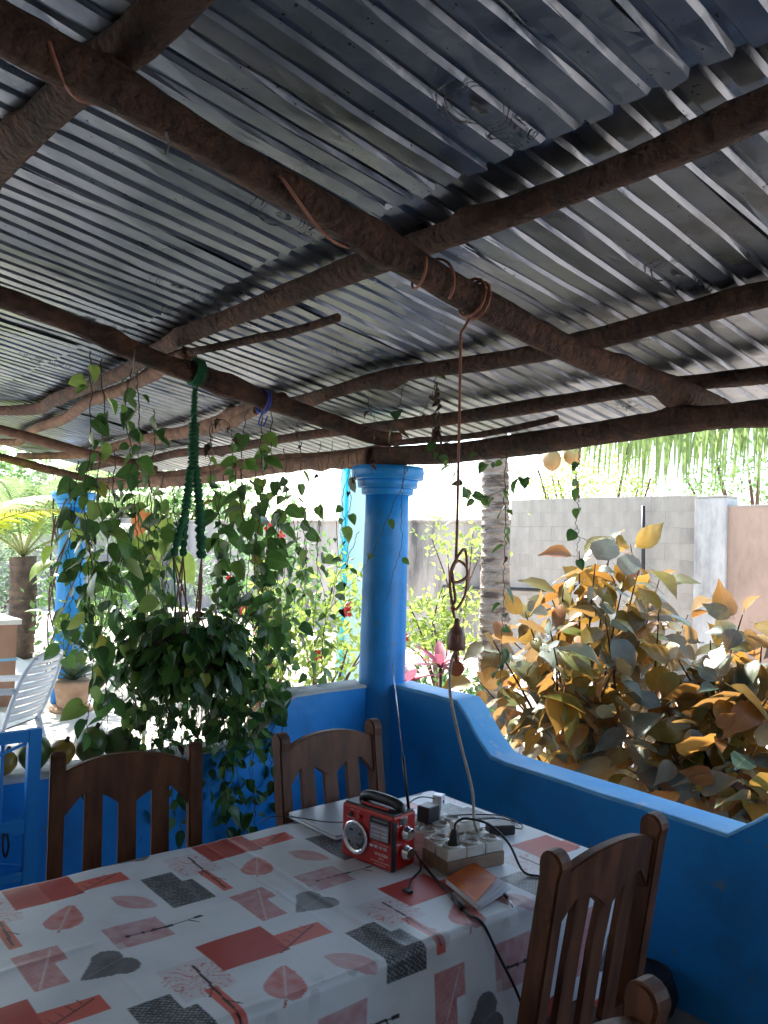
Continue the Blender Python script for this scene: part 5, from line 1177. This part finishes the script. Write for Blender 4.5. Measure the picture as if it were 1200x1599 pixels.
for k in range(46):
    a = rv.uniform(2.4, 6.2); z_ = rv.uniform(.45, 1.9); put_leaf(rv.choice(LA + PM), Vector((.22 * cos(a), 4.81 + .22 * sin(a), z_)), Vector((cos(a), sin(a), rv.uniform(-1.2, .2))), Vector((cos(a) * .5, sin(a) * .5, 1)), rv.uniform(.6, 1.2), bf)
el_ = at_d(232, 960, 6.4)
ele = thing('elephant_ear', 'tall plant with one big orange leaf and pale green leaves behind the vines', 'plant', (el_.x, el_.y, -.05))
for k, (px, py, big) in enumerate(((232, 795, 1), (268, 800, 0), (205, 830, 0), (275, 860, 0), (245, 880, 0), (222, 850, 0))):
    q = at_d(px, py, 6.4 + .1 * k); MB().tube(smooth_path([Vector((el_.x, el_.y, -.05)), Vector((el_.x, el_.y, .9)).lerp(q, .4), q], 6), .009, 5).build('stalk', 'rachis', ele)
    put_leaf((LO if big else LA)[0], q, CR * rv.uniform(-.6, .6) + Vector((0, 0, -.7)) - CF * .3, -CF + Vector((0, 0, .5)), 0.7 if big else 1.3, ele)

# ------------------------------------------------------------------ garden planting
def gb(px, d, zoff=-.05): q = at_d(px, 830, d); return (q.x, q.y, zoff)
bush('hibiscus', 'leafy hibiscus bush with red flowers left of the corner column', gb(520, 7.2), (.75, .75, .75), 46, 26, 'lime_leaf', 11, .095, .85, .22, flowers=9)
bush('hibiscus', 'tall hibiscus with scattered red blooms behind the vine curtain', gb(440, 8.2), (.6, .6, .8), 30, 22, 'bush_leaf', 12, .10, 1.15, .25, flowers=8)
bush('garden_shrub', 'pale green shrub by the grey wall behind the hanging flex', gb(690, 9.2), (.6, .6, .5), 30, 26, 'lime_leaf', 13, .10, .75, .2)
bush('garden_shrub', 'low shrub at the foot of the coconut palm', gb(665, 6.6), (.55, .5, .32), 26, 24, 'bush_leaf', 14, .09, .42, .18)
bush('garden_shrub', 'slim yellow-green sapling against the boundary wall', gb(718, 10.5), (.5, .5, .35), 14, 20, 'lime_leaf', 15, .09, 1.75, .18)
bush('garden_shrub', 'drooping dark green tree by the pale wall behind the vines', gb(352, 10.5), (.45, .45, 1.0), 18, 26, 'grey_leaf', 16, .16, 1.35, .25, asp=.25)
bush('garden_shrub', 'dense green shrub filling the bed behind the basket', gb(300, 9.0), (.8, .8, .35), 20, 22, 'bush_leaf', 17, .11, .5, .25)
bush('garden_shrub', 'low green shrub beyond the far column', gb(170, 11.0), (1.0, 1.0, .7), 40, 26, 'bush_leaf', 18, .13, .8, .3)
bush('garden_shrub', 'dark shrub in the shade behind the cistern', gb(-5, 13.0), (1.4, 1.4, .8), 50, 30, 'grey_leaf', 19, .14, .8, .35)
bush('feathery_tree', 'feathery yellow-green tree leaning over the block wall', gb(930, 12.5), (1.1, 1.1, .8), 50, 60, 'lime_leaf', 20, .075, 2.75, .32, 'tree', trunk=.05, asp=.4)
bush('shade_tree', 'broad dark tree rising beyond the boundary wall', gb(1180, 18.5), (1.7, 1.7, 1.0), 30, 40, 'bush_leaf', 22, .16, 3.2, .5, 'tree', trunk=.09)
bush('shade_tree', 'hazy tree beyond the far end wall', gb(250, 24.0), (2.6, 2.6, 1.4), 70, 50, 'bush_leaf', 23, .22, 2.6, .6, 'tree', trunk=.09)
bush('shade_tree', 'wide tree behind the left palms', gb(60, 22.0), (3.2, 3.0, 1.5), 70, 50, 'bush_leaf', 24, .22, 2.6, .6, 'tree', trunk=.09)
# thin leaning trunk behind the vines
tr = at_d(408, 1000, 7.6); lt = thing('tree_stump', 'reddish leaning tree trunk among the bushes behind the vines', 'tree trunk', (tr.x, tr.y, -.05))
log('trunk', [(tr.x, tr.y, -.1), (tr.x + .03, tr.y, .5), tuple(at_d(412, 930, 7.6)), tuple(at_d(404, 850, 7.6))], .12, .06, 'bark_pale', 77, lt)
# pink cordyline
LP = [leaf_mesh('leaf', 'pink_leaf', LANCE, .38, .3, d_, .0) for d_ in (.3, .6)]
cq = at_d(650, 1040, 6.1); co = thing('cordyline', 'pink and dark red cordyline just outside the corner column', 'plant', (cq.x, cq.y, -.05))
for s_, zz in ((0, .62), (1, .42), (2, .78)):
    b_ = Vector((cq.x + .10 * s_ - .1, cq.y - .08 * s_, -.05)); q = b_ + Vector((0, 0, zz)); MB().tube([b_, q], .014, 6).build('stem', 'shrub_stem', co)
    for k in range(13): a = k * 2.4 + s_; put_leaf(rv.choice(LP), q, Vector((cos(a), sin(a), rv.uniform(.1, 1.5))), Vector((-cos(a), -sin(a), 1)), rv.uniform(.55, .95), co)
# bougainvillea twig leaning over the parapet corner
for k, (px, d_, lab) in enumerate(((740, 5.6, 'small green garden plant under the copper-leaf shrub'), (690, 5.2, 'small leafy plant by the corner of the parapet'))):
    bush('garden_plant', lab, gb(px, d_), (.35, .35, .25), 14, 18, 'bush_leaf', 30 + k, .08, .40, .14)
